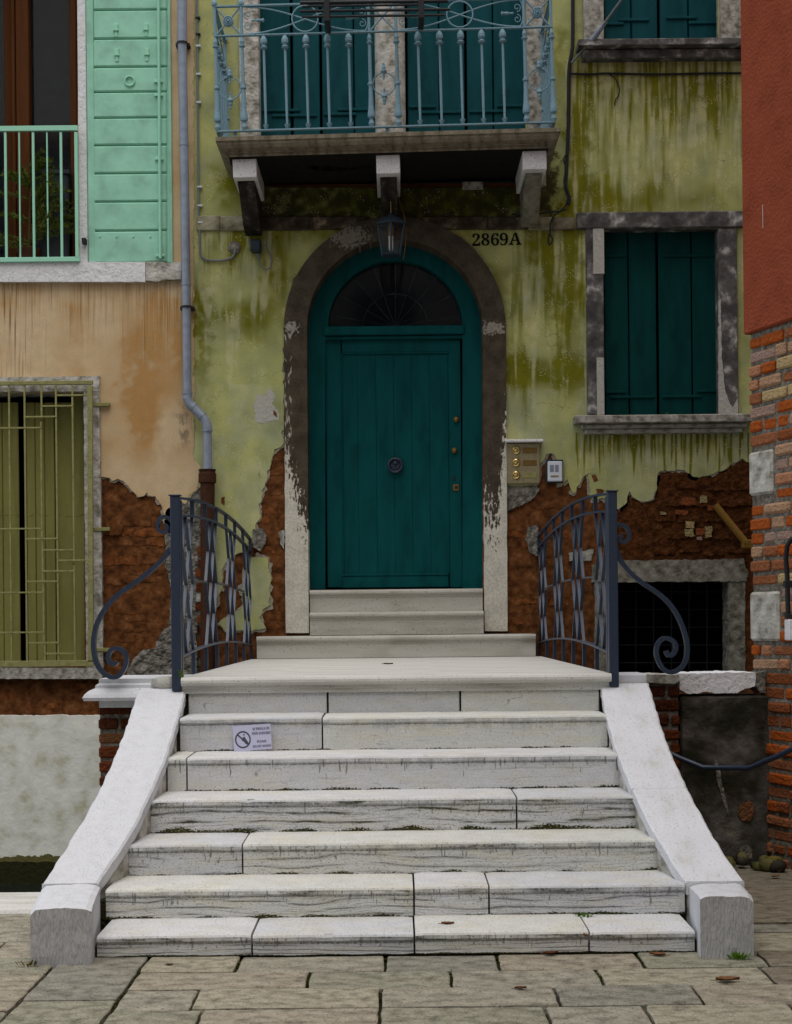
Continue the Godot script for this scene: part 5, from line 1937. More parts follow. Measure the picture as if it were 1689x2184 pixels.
# a slab following the slope between stations i0 and i1, edges uneven
func cope(b: B, P: Array, i0: int, i1: int, t: float, side: int) -> void:
	var rows := []
	var sub := 10
	for k in range(i0 * sub, i1 * sub + 1):
		var i := mini(k / sub, 4)
		var u := float(k - i * sub) / sub
		var p0: Array = P[maxi(i - 1, 0)]
		var p1: Array = P[i]
		var p2: Array = P[i + 1]
		var p3: Array = P[mini(i + 2, 5)]
		var v := [0.0, 0.0, 0.0, 0.0]
		for c in 4:
			v[c] = cubic_interpolate(p1[c], p2[c], p0[c], p3[c], u)
		var gap := 0.003 if k == i0 * sub else (-0.003 if k == i1 * sub else 0.0)
		v[3] -= gap
		var e1 := wob.get_noise_2d(v[3] * 2600, 10.0 + side * 70) * 0.006
		var e2 := wob.get_noise_2d(v[3] * 2600, 210.0 + side * 70) * 0.008
		var a := Vector3(v[0] + e1, v[2], v[3])
		var c2 := Vector3(v[1] + e2, v[2], v[3])
		rows.append([a, c2])
	for k in rows.size() - 1:
		var a: Vector3 = rows[k][0]
		var c: Vector3 = rows[k][1]
		var e: Vector3 = rows[k + 1][0]
		var f: Vector3 = rows[k + 1][1]
		var s := signf(c.x - a.x)
		var bv := Vector3(s * 0.008, 0, 0)
		var dn := Vector3(0, -0.008, 0)
		var dt := Vector3(0, -t, 0)
		b.flat(a + bv, c - bv, f - bv, e + bv, Vector3.UP)
		b.flat(a + bv, a + dn, e + dn, e + bv, Vector3(-s, 1, 0))
		b.flat(c - bv, c + dn, f + dn, f - bv, Vector3(s, 1, 0))
		b.flat(a + dn, a + dt, e + dt, e + dn, Vector3(-s, 0, 0))
		b.flat(c + dn, c + dt, f + dt, f + dn, Vector3(s, 0, 0))
		b.flat(a + dt, c + dt, f + dt, e + dt, Vector3.DOWN)
	for k: int in [0, rows.size() - 1]:
		var a: Vector3 = rows[k][0]
		var c: Vector3 = rows[k][1]
		b.flat(a, c, c + Vector3(0, -t, 0), a + Vector3(0, -t, 0), Vector3(0, 0, 1 if k == 0 else -1))

func end_block(br: Node3D, q: Array) -> void:
	# front face corners in picture measure at 5.48 m, back edge where the coping begins at 5.9 m
	var zf := 5.485
	var fl := at(q[0], q[4], zf)
	var ft := at(q[0], q[3], zf)
	var outer_f: float = at(q[0], q[3], zf).x if q[0] < 800 else at(q[1], q[3], zf).x
	var inner_f: float = at(q[1], q[3], zf).x if q[0] < 800 else at(q[0], q[3], zf).x
	var back := at(q[5], q[7], 5.895)
	var outer_b: float = back.x
	var inner_b: float = at(q[6], q[7], 5.895).x
	var yt := ft.y
	var yb := back.y
	var b := B.new()
	var rows := []
	var n := 12
	for k in n + 1:
		var u := float(k) / n
		var z := lerpf(-5.898, -zf, u)
		var y := lerpf(yb, yt + 0.012, u)
		var rowp := []
		var o := lerpf(outer_b, outer_f, u)
		var i := lerpf(inner_b, inner_f, u)
		var m := 12
		for j in m + 1:
			var w := float(j) / m
			var x := lerpf(i, o, w)
			# worn round shoulders on top, rounder towards the outer front
			var ex := minf(w, 1.0 - w) * absf(o - i)
			var dr := 0.011 * exp(-ex / 0.012) * (1.8 if w > 0.5 else 1.0)
			var fr := 0.010 * exp(-(1.0 - u) * 0.41 / 0.03)
			var ns := wob.get_noise_2d(x * 2500, z * 2500) * 0.006
			rowp.append(Vector3(x, y - dr - fr + ns, z))
		rows.append(rowp)
	for k in n:
		for j in 12:
			b.flat(rows[k][j], rows[k][j + 1], rows[k + 1][j + 1], rows[k + 1][j], Vector3.UP)
	var s := signf(outer_f - inner_f)
	for k in n:
		for e: Array in [[0, -s], [12, s]]:
			var p: Vector3 = rows[k][e[0]]
			var r: Vector3 = rows[k + 1][e[0]]
			b.flat(p, r, Vector3(r.x, -0.05, r.z), Vector3(p.x, -0.05, p.z), Vector3(e[1], 0, 0))
	var top := obj("end_block", b, M.marble, br)
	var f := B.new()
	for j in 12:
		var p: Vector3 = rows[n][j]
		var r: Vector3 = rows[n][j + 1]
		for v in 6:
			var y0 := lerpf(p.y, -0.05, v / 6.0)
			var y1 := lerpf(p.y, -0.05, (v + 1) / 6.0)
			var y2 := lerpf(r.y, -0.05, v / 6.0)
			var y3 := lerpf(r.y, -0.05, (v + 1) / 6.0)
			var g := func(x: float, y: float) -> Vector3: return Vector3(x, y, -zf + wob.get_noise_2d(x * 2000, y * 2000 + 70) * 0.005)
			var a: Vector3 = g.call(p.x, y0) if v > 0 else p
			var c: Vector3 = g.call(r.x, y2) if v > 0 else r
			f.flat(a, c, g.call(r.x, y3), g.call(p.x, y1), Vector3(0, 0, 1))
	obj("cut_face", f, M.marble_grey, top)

func brick_pier(parent: Node3D, x0: float, x1: float, zf: float, zb: float, y0: float, y1: float, called: String, sd: int) -> void:
	var p := part(called, parent)
	var b := B.new()
	b.box(Vector3(x0 + 0.012, y0, zb), Vector3(x1 - 0.012, y1, zf - 0.012))
	obj("core", b, M.mortar, p)
	var y := y1 - 0.07
	var c := 0
	while y > maxf(y0, -0.7):
		var x := x0
		while x < x1 - 0.02:
			var l := rng.randf_range(0.1, 0.13) if (x == x0 and c % 2 == sd % 2) else rng.randf_range(0.2, 0.25)
			l = minf(l, x1 - x)
			if l > 0.03:
				var bb := B.new()
				bb.cbox(Vector3(x + 0.006, y + 0.003, zb + 0.05), Vector3(x + l - 0.006, y + 0.055 + rng.randf_range(-0.004, 0.004), zf + rng.randf_range(-0.005, 0.005)), 0.009)
				obj("brick", bb, M.brick_dark[[0, 0, 1, 2][rng.randi() % 4]] if c > 1 else M.brick_dark[1], p)
			x += l
		y -= 0.068
		c += 1

func parapet() -> void:
	var h := thing("parapet_wall", "low damp grey wall with broken white coping between steps and brick house", "wall")
	var b := B.new()
	b.cbox(Vector3(1.352, -1.5, -7.85), Vector3(1.79, 0.80, -7.605), 0.01)
	obj("render", b, M.damp, h)
	b = B.new()
	b.slab(ragged(pts([1447, 1437, 1612, 1434, 1610, 1464, 1590, 1470, 1572, 1478, 1530, 1479, 1500, 1476, 1490, 1479, 1468, 1479, 1450, 1470]), 2.0, 4.0), plane(7.60), 0.0, -0.28)
	var top := at(1447, 1436, 7.6)
	b.flat(Vector3(top.x, top.y - 0.004, -7.6), Vector3(1.72, top.y - 0.004, -7.6), Vector3(1.72, top.y - 0.004, -7.88), Vector3(top.x, top.y - 0.004, -7.88), Vector3.UP)
	obj("coping", b, M.sill_white, h)
	b = B.new()
	b.slab(ragged(pts([1378, 1438, 1448, 1440, 1449, 1452, 1440, 1458, 1380, 1456]), 1.5, 4.0), plane(7.56), 0.0, -0.26)
	obj("coping", b, M.crust_white, h)
	b = B.new()
	b.slab(ragged(pts([1612, 1436, 1632, 1432, 1634, 1480, 1622, 1476, 1612, 1464]), 1.5, 4.0), plane(7.60), -0.004, -0.2)
	obj("mortar_patch", b, M.mortar, h)
	# hole with a bared brick, pale runs
	b = B.new()
	b.slab(ragged(pts([1576, 1716, 1600, 1708, 1610, 1724, 1600, 1752, 1582, 1750, 1574, 1734]), 3.0, 4.0), plane(7.6), 0.006, -0.03)
	obj("bared_brick", b, M.brick_dark[2], h)
	for q: Array in [[1524, 1616, 1532, 1622, 1538, 1660, 1548, 1700, 1556, 1738, 1551, 1736, 1538, 1694, 1530, 1664], [1576, 1810, 1592, 1800, 1606, 1812, 1604, 1832, 1584, 1834]]:
		b = B.new()
		b.slab(ragged(pts(q), 2.0, 4.0), plane(7.6), -0.0035, -0.01)
		obj("lime_run", b, M.mortar, h)
	brick_pier(h, 1.17, 1.351, -7.58, -7.85, -1.5, 0.865, "brick_pier", 0)

# ---------------------------------------------------------------- wrought iron railings of the landing
func railings() -> void:
	for side in 2:
		var s := -1.0 if side == 0 else 1.0
		var r := thing("iron_railing", "navy iron lattice railing with scroll on the %s of the landing" % ["drainpipe side" if side == 0 else "doorbell side"], "railing", "railings of the bridge landing")
		var x := -1.018 if side == 0 else 1.006
		var bow := func(z: float, base: float, rise: float) -> float:
			var t := (z - 7.40) / 3.78
			return EYE + base + rise * 4.0 * t * (1.0 - t)
		var line := func(base: float, rise: float, z0: float, z1: float) -> PackedVector3Array:
			var p := PackedVector3Array()
			for k in 17:
				var z := lerpf(z0, z1, k / 16.0)
				p.append(Vector3(x, bow.call(z, base, rise), -z))
			return p
		var b: B
		# post of two bars by the stair head
		b = B.new()
		b.cbox(Vector3(x - 0.022, 0.86, -7.41), Vector3(x + 0.022, EYE + 0.588, -7.37), 0.003)
		b.cbox(Vector3(x - 0.028, EYE + 0.588, -7.416), Vector3(x + 0.028, EYE + 0.594, -7.364), 0.001)
		obj("post", b, M.navy_iron, r)
		b = B.new()
		b.cbox(Vector3(x - 0.018, 0.865, -7.50), Vector3(x + 0.018, EYE + 0.575, -7.46), 0.003)
		obj("post", b, M.navy_iron, r)
		for q: Array in [[0.58, 0.07], [0.497, 0.07], [-0.165, 0.05]]:
			b = B.new()
			b.strap(line.call(q[0], q[1], 7.41, 11.19), Vector3(1, 0, 0), 0.026, 0.010)
			obj("rail", b, M.lattice_iron, r)
		var zs := [7.47, 8.0, 8.53, 9.06, 9.59, 10.12, 10.65, 11.18]
		for i in 8:
			for q: Array in [[0.497, 0.07, 0.58, 0.07], [-0.4, 0.0, -0.165, 0.05]]:
				b = B.new()
				var z: float = zs[i]
				b.cbox(Vector3(x - 0.010, bow.call(z, q[0], q[1]), -z - 0.008), Vector3(x + 0.010, bow.call(z, q[2], q[3]), -z + 0.008), 0.001)
				obj("upright", b, M.navy_iron, r)
		# lattice of kinked flat bars in every other bay
		for bay: int in [0, 2, 4, 6]:
			var cols := []
			for c in 5:
				cols.append(lerpf(zs[bay] + 0.012, zs[bay + 1] - 0.004, c / 4.0))
			for zig: Array in [[0, 1, 0, 1, 0], [2, 1, 2, 1, 2], [2, 3, 2, 3, 2], [4, 3, 4, 3, 4]]:
				b = B.new()
				var last := Vector3.ZERO
				var p := PackedVector3Array()
				for row in 5:
					var z: float = cols[zig[row]] + (0.008 if zig[row] != zig[0] else 0.0) * (1.0 if zig[0] > zig[1] else -1.0)
					var yt: float = bow.call(z, 0.497, 0.07)
					var yb: float = bow.call(z, -0.165, 0.05)
					p.append(Vector3(x, lerpf(yt, yb, row / 4.0), -z))
				for k in 4:
					b.strap(PackedVector3Array([p[k], p[k + 1]]), Vector3(1, 0, 0), 0.015, 0.013)
				obj("lattice_bar", b, M.lattice_iron, r)
		for bay: int in [1, 3, 5]:
			b = B.new()
			b.strap(line.call(0.19, 0.035, zs[bay] - 0.0, zs[bay + 1]), Vector3(1, 0, 0), 0.02, 0.009)
			obj("mid_rail", b, M.grey_iron, r)
		# S scroll outside the post, resting on the coping
		var path: Array
		if side == 0:
			path = [[363, 1170], [345, 1195], [318, 1220], [285, 1245], [252, 1268], [226, 1296], [208, 1328], [200, 1365], [202, 1400], [212, 1425], [230, 1441], [248, 1444], [262, 1432], [270, 1410], [266, 1392], [252, 1383], [238, 1386], [231, 1399], [234, 1412], [244, 1416], [250, 1411]]
		else:
			path = [[1314, 1168], [1322, 1192], [1340, 1218], [1368, 1242], [1398, 1262], [1424, 1284], [1444, 1312], [1458, 1345], [1465, 1378], [1462, 1408], [1450, 1426], [1430, 1434], [1412, 1424], [1401, 1402], [1400, 1382], [1408, 1366], [1422, 1361], [1436, 1368], [1441, 1382], [1434, 1396], [1424, 1397], [1420, 1388]]
		b = B.new()
		b.strap(curve(path, 7.41), Vector3(0, 0, 1), 0.036, 0.020)
		obj("scroll", b, M.navy_iron, r)
		var small: Array
		if side == 0:
			small = [[365, 1112], [356, 1103], [344, 1104], [337, 1115], [337, 1128], [345, 1135], [354, 1133], [357, 1125], [352, 1119]]
		else:
			small = [[1314, 1124], [1322, 1119], [1334, 1123], [1341, 1136], [1340, 1148], [1332, 1156], [1323, 1153], [1321, 1146], [1327, 1141]]
		b = B.new()
		b.strap(curve(small, 7.41), Vector3(0, 0, 1), 0.036, 0.016)
		obj("curl", b, M.navy_iron, r)

func curve(p: Array, z: float) -> PackedVector3Array:
	var c := PackedVector3Array()
	for i in p.size() - 1:
		var a := Vector2(p[maxi(i - 1, 0)][0], p[maxi(i - 1, 0)][1])
		var b := Vector2(p[i][0], p[i][1])
		var d := Vector2(p[i + 1][0], p[i + 1][1])
		var e := Vector2(p[mini(i + 2, p.size() - 1)][0], p[mini(i + 2, p.size() - 1)][1])
		for k in 5:
			var q := b.cubic_interpolate(d, a, e, k / 5.0)
			c.append(at(q.x, q.y, z))
	var l: Array = p[p.size() - 1]
	c.append(at(l[0], l[1], z))
	return c

func run(p: Array, z: float, out := 0.0) -> PackedVector3Array:
	var c := curve(p, z)
	for i in c.size():
		c[i].z += out
	return c

# ---------------------------------------------------------------- fittings on the walls
func text_mesh(s: String, height: float, serif: bool, bold: bool, depth: float) -> TextMesh:
	var t := TextMesh.new()
	var f := SystemFont.new()
	f.font_names = PackedStringArray(["Droid Serif" if serif else "Droid Sans"])
	f.font_weight = 700 if bold else 400
	t.font = f
	t.font_size = 64
	t.text = s
	t.pixel_size = height / 46.0
	t.depth = depth
	t.curve_step = 2.0
	return t

func fittings() -> void:
	var b: B
	# house number
	var num := thing("house_number", "black house number 2869 A beside the door arch", "house number")
	for q: Array in [["2", 1016, 512], ["8", 1035.5, 511.5], ["6", 1055, 511], ["9", 1074.5, 510.5], ["A", 1098, 510]]:
		var t := inst("numeral", text_mesh(q[0], 0.085, true, true, 0.006), M.numeral, num)
		t.position = at(q[1], q[2], WALL) + Vector3(0, 0, 0.004)
		t.rotation.z = -0.004
	# drainpipe
	var dp := thing("drainpipe", "grey metal drainpipe bending into a rusty cast iron foot between the houses", "drainpipe")
	var zp := WALL - 0.09
	for q: Array in [[387, -900, 388.5, 92, 0.034], [388.5, 92, 392.5, 310, 0.031], [392.5, 310, 397, 608, 0.031], [397, 608, 399.5, 850, 0.031], [442, 905, 443, 1002, 0.031]]:
		b = B.new()
		b.tube(PackedVector3Array([at(q[0], q[1], zp), at(q[2], q[3] + 3, zp)]), q[4], 16)
		b.tube(PackedVector3Array([at(q[2], q[3] - 5, zp), at(q[2], q[3] + 1, zp)]), q[4] + 0.003, 16)
		obj("pipe_length", b, M.pipe, dp)
	b = B.new()
	b.tube(PackedVector3Array([at(399.5, 836, zp), at(400, 850, zp), at(403, 859, zp), at(409, 866, zp), at(432, 889, zp), at(438, 897, zp), at(442, 908, zp), at(442.5, 920, zp)]), 0.033, 16)
	obj("bend", b, M.pipe, dp)
	for q: Array in [[409, 866, 413, 870], [428, 885, 432, 889], [442.5, 916, 442.5, 921], [399.5, 836, 399.5, 841]]:
		b = B.new()
		b.tube(PackedVector3Array([at(q[0], q[1], zp), at(q[2], q[3], zp)]), 0.0365, 16)
		obj("seam_ring", b, M.pipe, dp)
	for q: Array in [[388.5, 92], [398, 655]]:
		b = B.new()
		b.tube(PackedVector3Array([at(q[0], q[1] + 2, zp), at(q[0], q[1] - 2, zp)]), 0.039, 16)
		b.cbox(at(q[0] - 15, q[1] + 4, zp) + Vector3(0, 0, -0.09), at(q[0] + 15, q[1] - 3, zp) + Vector3(0, 0, -0.02), 0.002)
		obj("clamp", b, M.black_iron, dp)
	b = B.new()
	b.tube(PackedVector3Array([at(442.5, 1030, zp), at(443, 1450, zp)]), 0.050, 16)
	b.lathe([Vector2(0.05, 0.0), Vector2(0.062, 0.01), Vector2(0.062, 0.07), Vector2(0.056, 0.075), Vector2(0.056, 0.09), Vector2(0.062, 0.095), Vector2(0.062, 0.10), Vector2(0.03, 0.10)], at(442.5, 1032, zp), Vector3.UP, 18)
	obj("cast_iron_foot", b, M.cast, dp)
	# lantern
	var ln := thing("lantern", "black hexagonal glass lantern hanging under the balcony before the arch", "lantern")
	var zl := 10.85
	var cpt := at(834, 545, zl)
	var top := at(834, 480, zl)
	var hgt := top.y - cpt.y
	b = B.new()
	b.lathe([Vector2(0.115, -0.004), Vector2(0.118, 0.006), Vector2(0.06, 0.045), Vector2(0.02, 0.066), Vector2(0.012, 0.08), Vector2(0.0, 0.085)], top, Vector3.UP, 6)
	obj("roof", b, M.lantern_iron, ln)
	b = B.new()
	b.lathe([Vector2(0.0, -0.02), Vector2(0.02, -0.016), Vector2(0.066, 0.0), Vector2(0.07, 0.01), Vector2(0.0, 0.012)], cpt, Vector3.UP, 6)
	obj("base", b, M.lantern_iron, ln)
	var xa := Vector3.UP.cross(Vector3.RIGHT).normalized()
	var ya := Vector3.UP.cross(xa)
	for k in 6:
		var a0 := TAU * k / 6.0
		var a1 := TAU * (k + 1) / 6.0
		var d0 := xa * cos(a0) + ya * sin(a0)
		var d1 := xa * cos(a1) + ya * sin(a1)
		b = B.new()
		b.tube(PackedVector3Array([cpt + d0 * 0.066, top + d0 * 0.104]), 0.008, 6)
		obj("rib", b, M.lantern_iron, ln)
		b = B.new()
		b.flat(cpt + d0 * 0.063 + Vector3(0, 0.01, 0), cpt + d1 * 0.063 + Vector3(0, 0.01, 0), top + d1 * 0.10, top + d0 * 0.10, d0 + d1)
		obj("pane", b, M.glass, ln)
	b = B.new()
	b.lathe([Vector2(0.017, 0.13), Vector2(0.017, 0.165), Vector2(0.022, 0.17), Vector2(0.022, 0.2), Vector2(0.01, 0.22)], cpt, Vector3.UP, 12)
	obj("socket", b, M.brass_old, ln)
	b = B.new()
	b.lathe([Vector2(0.0, 0.03), Vector2(0.012, 0.034), Vector2(0.016, 0.05), Vector2(0.016, 0.125), Vector2(0.02, 0.13)], cpt, Vector3.UP, 12)
	obj("bulb", b, M.bulb, ln)
	b = B.new()
	b.tube(PackedVector3Array([top + Vector3(0, 0.08, 0), top + Vector3(0, 0.30, -0.02)]), 0.005, 6)
	b.tube(run([[846, 392], [852, 420], [862, 450], [866, 480], [864, 520], [860, 545]], zl, -0.12), 0.003, 5)
	obj("hanger", b, M.brass_old, ln)
	# bell panel
	var ic := thing("bell_panel", "brass bell panel with three round buttons under a small white hood", "doorbell")
	b = B.new()
	fbox(b, 1080, 947, 1150, 1032, WALL, 0.035, 0.0, 0.004)
	obj("plate", b, M.brass_plate, ic)
	b = B.new()
	fbox(b, 1077, 939.5, 1156, 945, WALL, 0.085, 0.0, 0.003)
	obj("hood", b, M.sill_white, ic)
	for k in 3:
		var c := at(1100, 962 + k * 26.3, WALL) + Vector3(0, 0, 0.035)
		b = B.new()
		b.lathe([Vector2(0.0, 0.006), Vector2(0.010, 0.007), Vector2(0.021, 0.012), Vector2(0.026, 0.010), Vector2(0.030, 0.0)], c, Vector3(0, 0, 1), 24)
		b.lathe([Vector2(0.0, 0.022), Vector2(0.008, 0.020), Vector2(0.014, 0.014), Vector2(0.016, 0.006)], c, Vector3(0, 0, 1), 18)
		obj("button", b, M.brass, ic)
		b = B.new()
		fbox(b, 1114, 956 + k * 26.3, 1144, 968 + k * 26.3, WALL, 0.038, -0.034, 0.002)
		obj("name_plate", b, [M.brass_old, M.brass_old, M.olive][k], ic)
	# white box with a speaker
	var bx := thing("white_buzzer", "small white plastic speaker box to the right of the brass bell panel", "buzzer")
	b = B.new()
	fbox(b, 1164, 981, 1200, 1031, WALL, 0.03, 0.0, 0.003)
	obj("back_box", b, M.dark_plastic, bx)
	b = B.new()
	fbox(b, 1167, 985, 1198, 1028, WALL, 0.045, -0.02, 0.006)
	obj("cover", b, M.white_plastic, bx)
	for q: Array in [[1171.5, 1180, 993, 1008], [1182.5, 1190, 993, 1008], [1173, 1190, 1015, 1019]]:
		b = B.new()
		fbox(b, q[0], q[2], q[1], q[3], WALL, 0.0465, -0.04, 0.0005)
		obj("sound_slot", b, M.mesh_grey if q[2] < 1000 else M.brass_plate, bx)
	# small spot lamp on the left of the arch with its cord
	var sp := thing("wall_spotlight", "small black spotlight with looped cord on the plaster left of the arch", "spotlight")
	b = B.new()
	b.cbox(at(536, 543, WALL) + Vector3(0, 0, 0.02), at(559, 518, WALL) + Vector3(0, 0, 0.12), 0.01)
	obj("housing", b, M.dark_plastic, sp)
	b = B.new()
	b.tube(PackedVector3Array([at(551, 544, WALL) + Vector3(0, 0, 0.05), at(552, 552, WALL) + Vector3(0, 0, 0.04)]), 0.012, 8)
	b.tube(run([[552, 552], [556, 568], [566, 577], [577, 572], [580, 556], [574, 540], [568, 524], [570, 519]], WALL, 0.03), 0.0055, 6)
	obj("cord", b, M.cable_grey, sp)
	# conduit on the left of the green house ending at a socket
	var c1 := thing("wall_conduit", "grey conduit clipped to the wall beside the drainpipe, hooking to a socket", "conduit")
	b = B.new()
	b.tube(run([[419, -300], [421, 100], [423, 300], [424, 430], [426, 500], [427, 535], [430, 548], [442, 555], [470, 557], [494, 551], [501, 540], [503, 532]], WALL, 0.014), 0.0085, 6)
	obj("pipe", b, M.cable_grey, c1)
	for y: float in [40, 75, 100, 160, 220, 400, 440, 476]:
		b = B.new()
		b.cbox(at(417 + y * 0.012, y + 2, WALL) + Vector3(0, 0, 0.001), at(427 + y * 0.012, y - 2, WALL) + Vector3(0, 0, 0.026), 0.001)
		obj("clip", b, M.white_plastic if y > 80 else M.cable, c1)
	b = B.new()
	b.lathe([Vector2(0.045, 0.0), Vector2(0.042, 0.012), Vector2(0.02, 0.016), Vector2(0.0, 0.016)], at(500, 528, WALL), Vector3(0, 0, 1), 18)
	obj("socket", b, M.cement, c1)
	# black cables on the right
	var c2 := thing("wall_cable", "black cable running down the wall to the right of the balcony", "cable")
	b = B.new()
	b.tube(run([[1220, -300], [1221, 60], [1219, 110], [1213, 150], [1212, 250], [1209, 330], [1207, 370], [1206, 400], [1214, 425], [1211, 438]], WALL, 0.02), 0.014, 6)
	b.tube(run([[1209, 330], [1201, 342], [1206, 360], [1202, 392], [1210, 412], [1206, 440], [1190, 455], [1176, 470], [1172, 500], [1178, 512], [1172, 524], [1168, 514], [1174, 490]], WALL, 0.03), 0.006, 6)
	obj("bundle", b, M.cable, c2)
	b = B.new()
	b.tube(run([[1090, 458], [1120, 464], [1160, 456], [1196, 452], [1206, 448]], WALL, 0.03), 0.006, 6)
	obj("branch", b, M.cable, c2)
	var c3 := thing("wall_cable", "black cable strung level across the streaked plaster between the windows", "cable")
	b = B.new()
	b.tube(run([[1213, 158], [1260, 160], [1296, 158], [1400, 160], [1500, 158], [1606, 157]], WALL, 0.014), 0.0075, 6)
	b.tube(run([[1296, 158], [1312, 170], [1320, 190], [1318, 206], [1312, 214], [1310, 226]], WALL, 0.014), 0.004, 5)
	obj("wire", b, M.cable, c3)
	var c4 := thing("cable_drop", "grey overhead cable slanting to the wall in front of the upper window", "cable")
	b = B.new()
	b.tube(PackedVector3Array([at(1218, 137, WALL) + Vector3(0, 0, 0.03), at(1262, 95, WALL) + Vector3(0, 0, 0.14), at(1355, -12, WALL) + Vector3(0, 0, 0.5), at(1600, -300, WALL) + Vector3(0, 0, 1.6)]), 0.008, 6)
	obj("wire", b, M.cable_grey, c4)
	b = B.new()
	b.tube(PackedVector3Array([at(1242, 112, WALL) + Vector3(0, 0, 0.10), at(1262, 96, WALL) + Vector3(0, 0, 0.145), at(1284, 70, WALL) + Vector3(0, 0, 0.21)]), [0.014, 0.022, 0.012], 10)
	obj("sleeve", b, M.pipe, c4)
	# small plate under the balcony
	var sg := thing("enamel_plate", "small worn enamel plate on the wall under the balcony", "plate")
	b = B.new()
	fbox(b, 986, 388, 1030, 405, WALL, 0.008, 0.0, 0.002)
	obj("plate", b, M.crust_pale, sg)
	# rack hung on the balcony rail
	var rk := thing("drying_rack", "black folding rack hooked over the top of the balcony railing", "rack")
	var zr := 10.30
	for q: Array in [[640, 960, 22, 0.007], [644, 950, 34, 0.006], [640, 955, 4, 0.009], [645, 900, 12, 0.005]]:
		b = B.new()
		b.tube(PackedVector3Array([at(q[0], q[2] + 2, zr), at(q[1], q[2] - 2, zr)]), q[3] * 1.4, 6)
		obj("bar", b, M.black_iron, rk)
	for q: Array in [[697, 47], [898, 40]]:
		b = B.new()
		b.cbox(at(q[0] - 6, q[1], zr) + Vector3(0, 0, -0.2), at(q[0] + 6, -30, zr) + Vector3(0, 0, 0.015), 0.004)
		obj("bracket", b, M.black_iron, rk)
	# wooden peg stuck in the broken wall
	var pg := thing("wooden_stake", "yellowed wooden stake slanting across the bare wall near the brick corner", "stake")
	b = B.new()
	b.tube(PackedVector3Array([at(1524, 1078, WALL) + Vector3(0, 0, 0.02), at(1586, 1162, WALL) + Vector3(0, 0, 0.10)]), 0.026, 7)
	b.cbox(at(1576, 1172, WALL) + Vector3(0, 0, 0.06), at(1598, 1152, WALL) + Vector3(0, 0, 0.12), 0.008)
	obj("shaft", b, M.stick, pg)
	# bent rail between the stair and the brick house
	var hr := thing("bent_handrail", "dark iron rod sagging between the steps and the brick house", "handrail")
	b = B.new()
	b.tube(PackedVector3Array([at(1425, 1604, 7.45), at(1448, 1616, 7.42), at(1500, 1637, 7.38), at(1598, 1638, 7.25), at(1660, 1612, 7.05), at(1720, 1582, 6.9)]), 0.0125, 8)
	obj("rod", b, M.navy_iron, hr)
	var lp := thing("iron_hoop", "dark iron hoop fixed to the brick wall above a white box", "bracket")
	b = B.new()
	b.tube(PackedVector3Array([at(1681, 1318, 7.22), at(1679, 1230, 7.22), at(1676, 1190, 7.22), at(1679, 1164, 7.2), at(1688, 1150, 7.18), at(1702, 1146, 7.15)]), 0.0115, 8)
	for q: Array in [[1673, 1238, 1700, 1252], [1676, 1310, 1700, 1320]]:
		b.cbox(at(q[0], q[3], 7.22) + Vector3(0, 0, -0.03), at(q[2], q[1], 7.22) + Vector3(0, 0, 0.012), 0.003)
	obj("hoop", b, M.black_iron, lp)
	var wbx := thing("junction_box", "white box on the brick wall below the iron hoop", "box")
	b = B.new()
	b.cbox(at(1680, 1366, 7.2) + Vector3(0, 0, -0.06), at(1720, 1321, 7.2) + Vector3(0, 0, 0.03), 0.004)
	obj("case", b, M.sill_white, wbx)
	notice()
	plant()

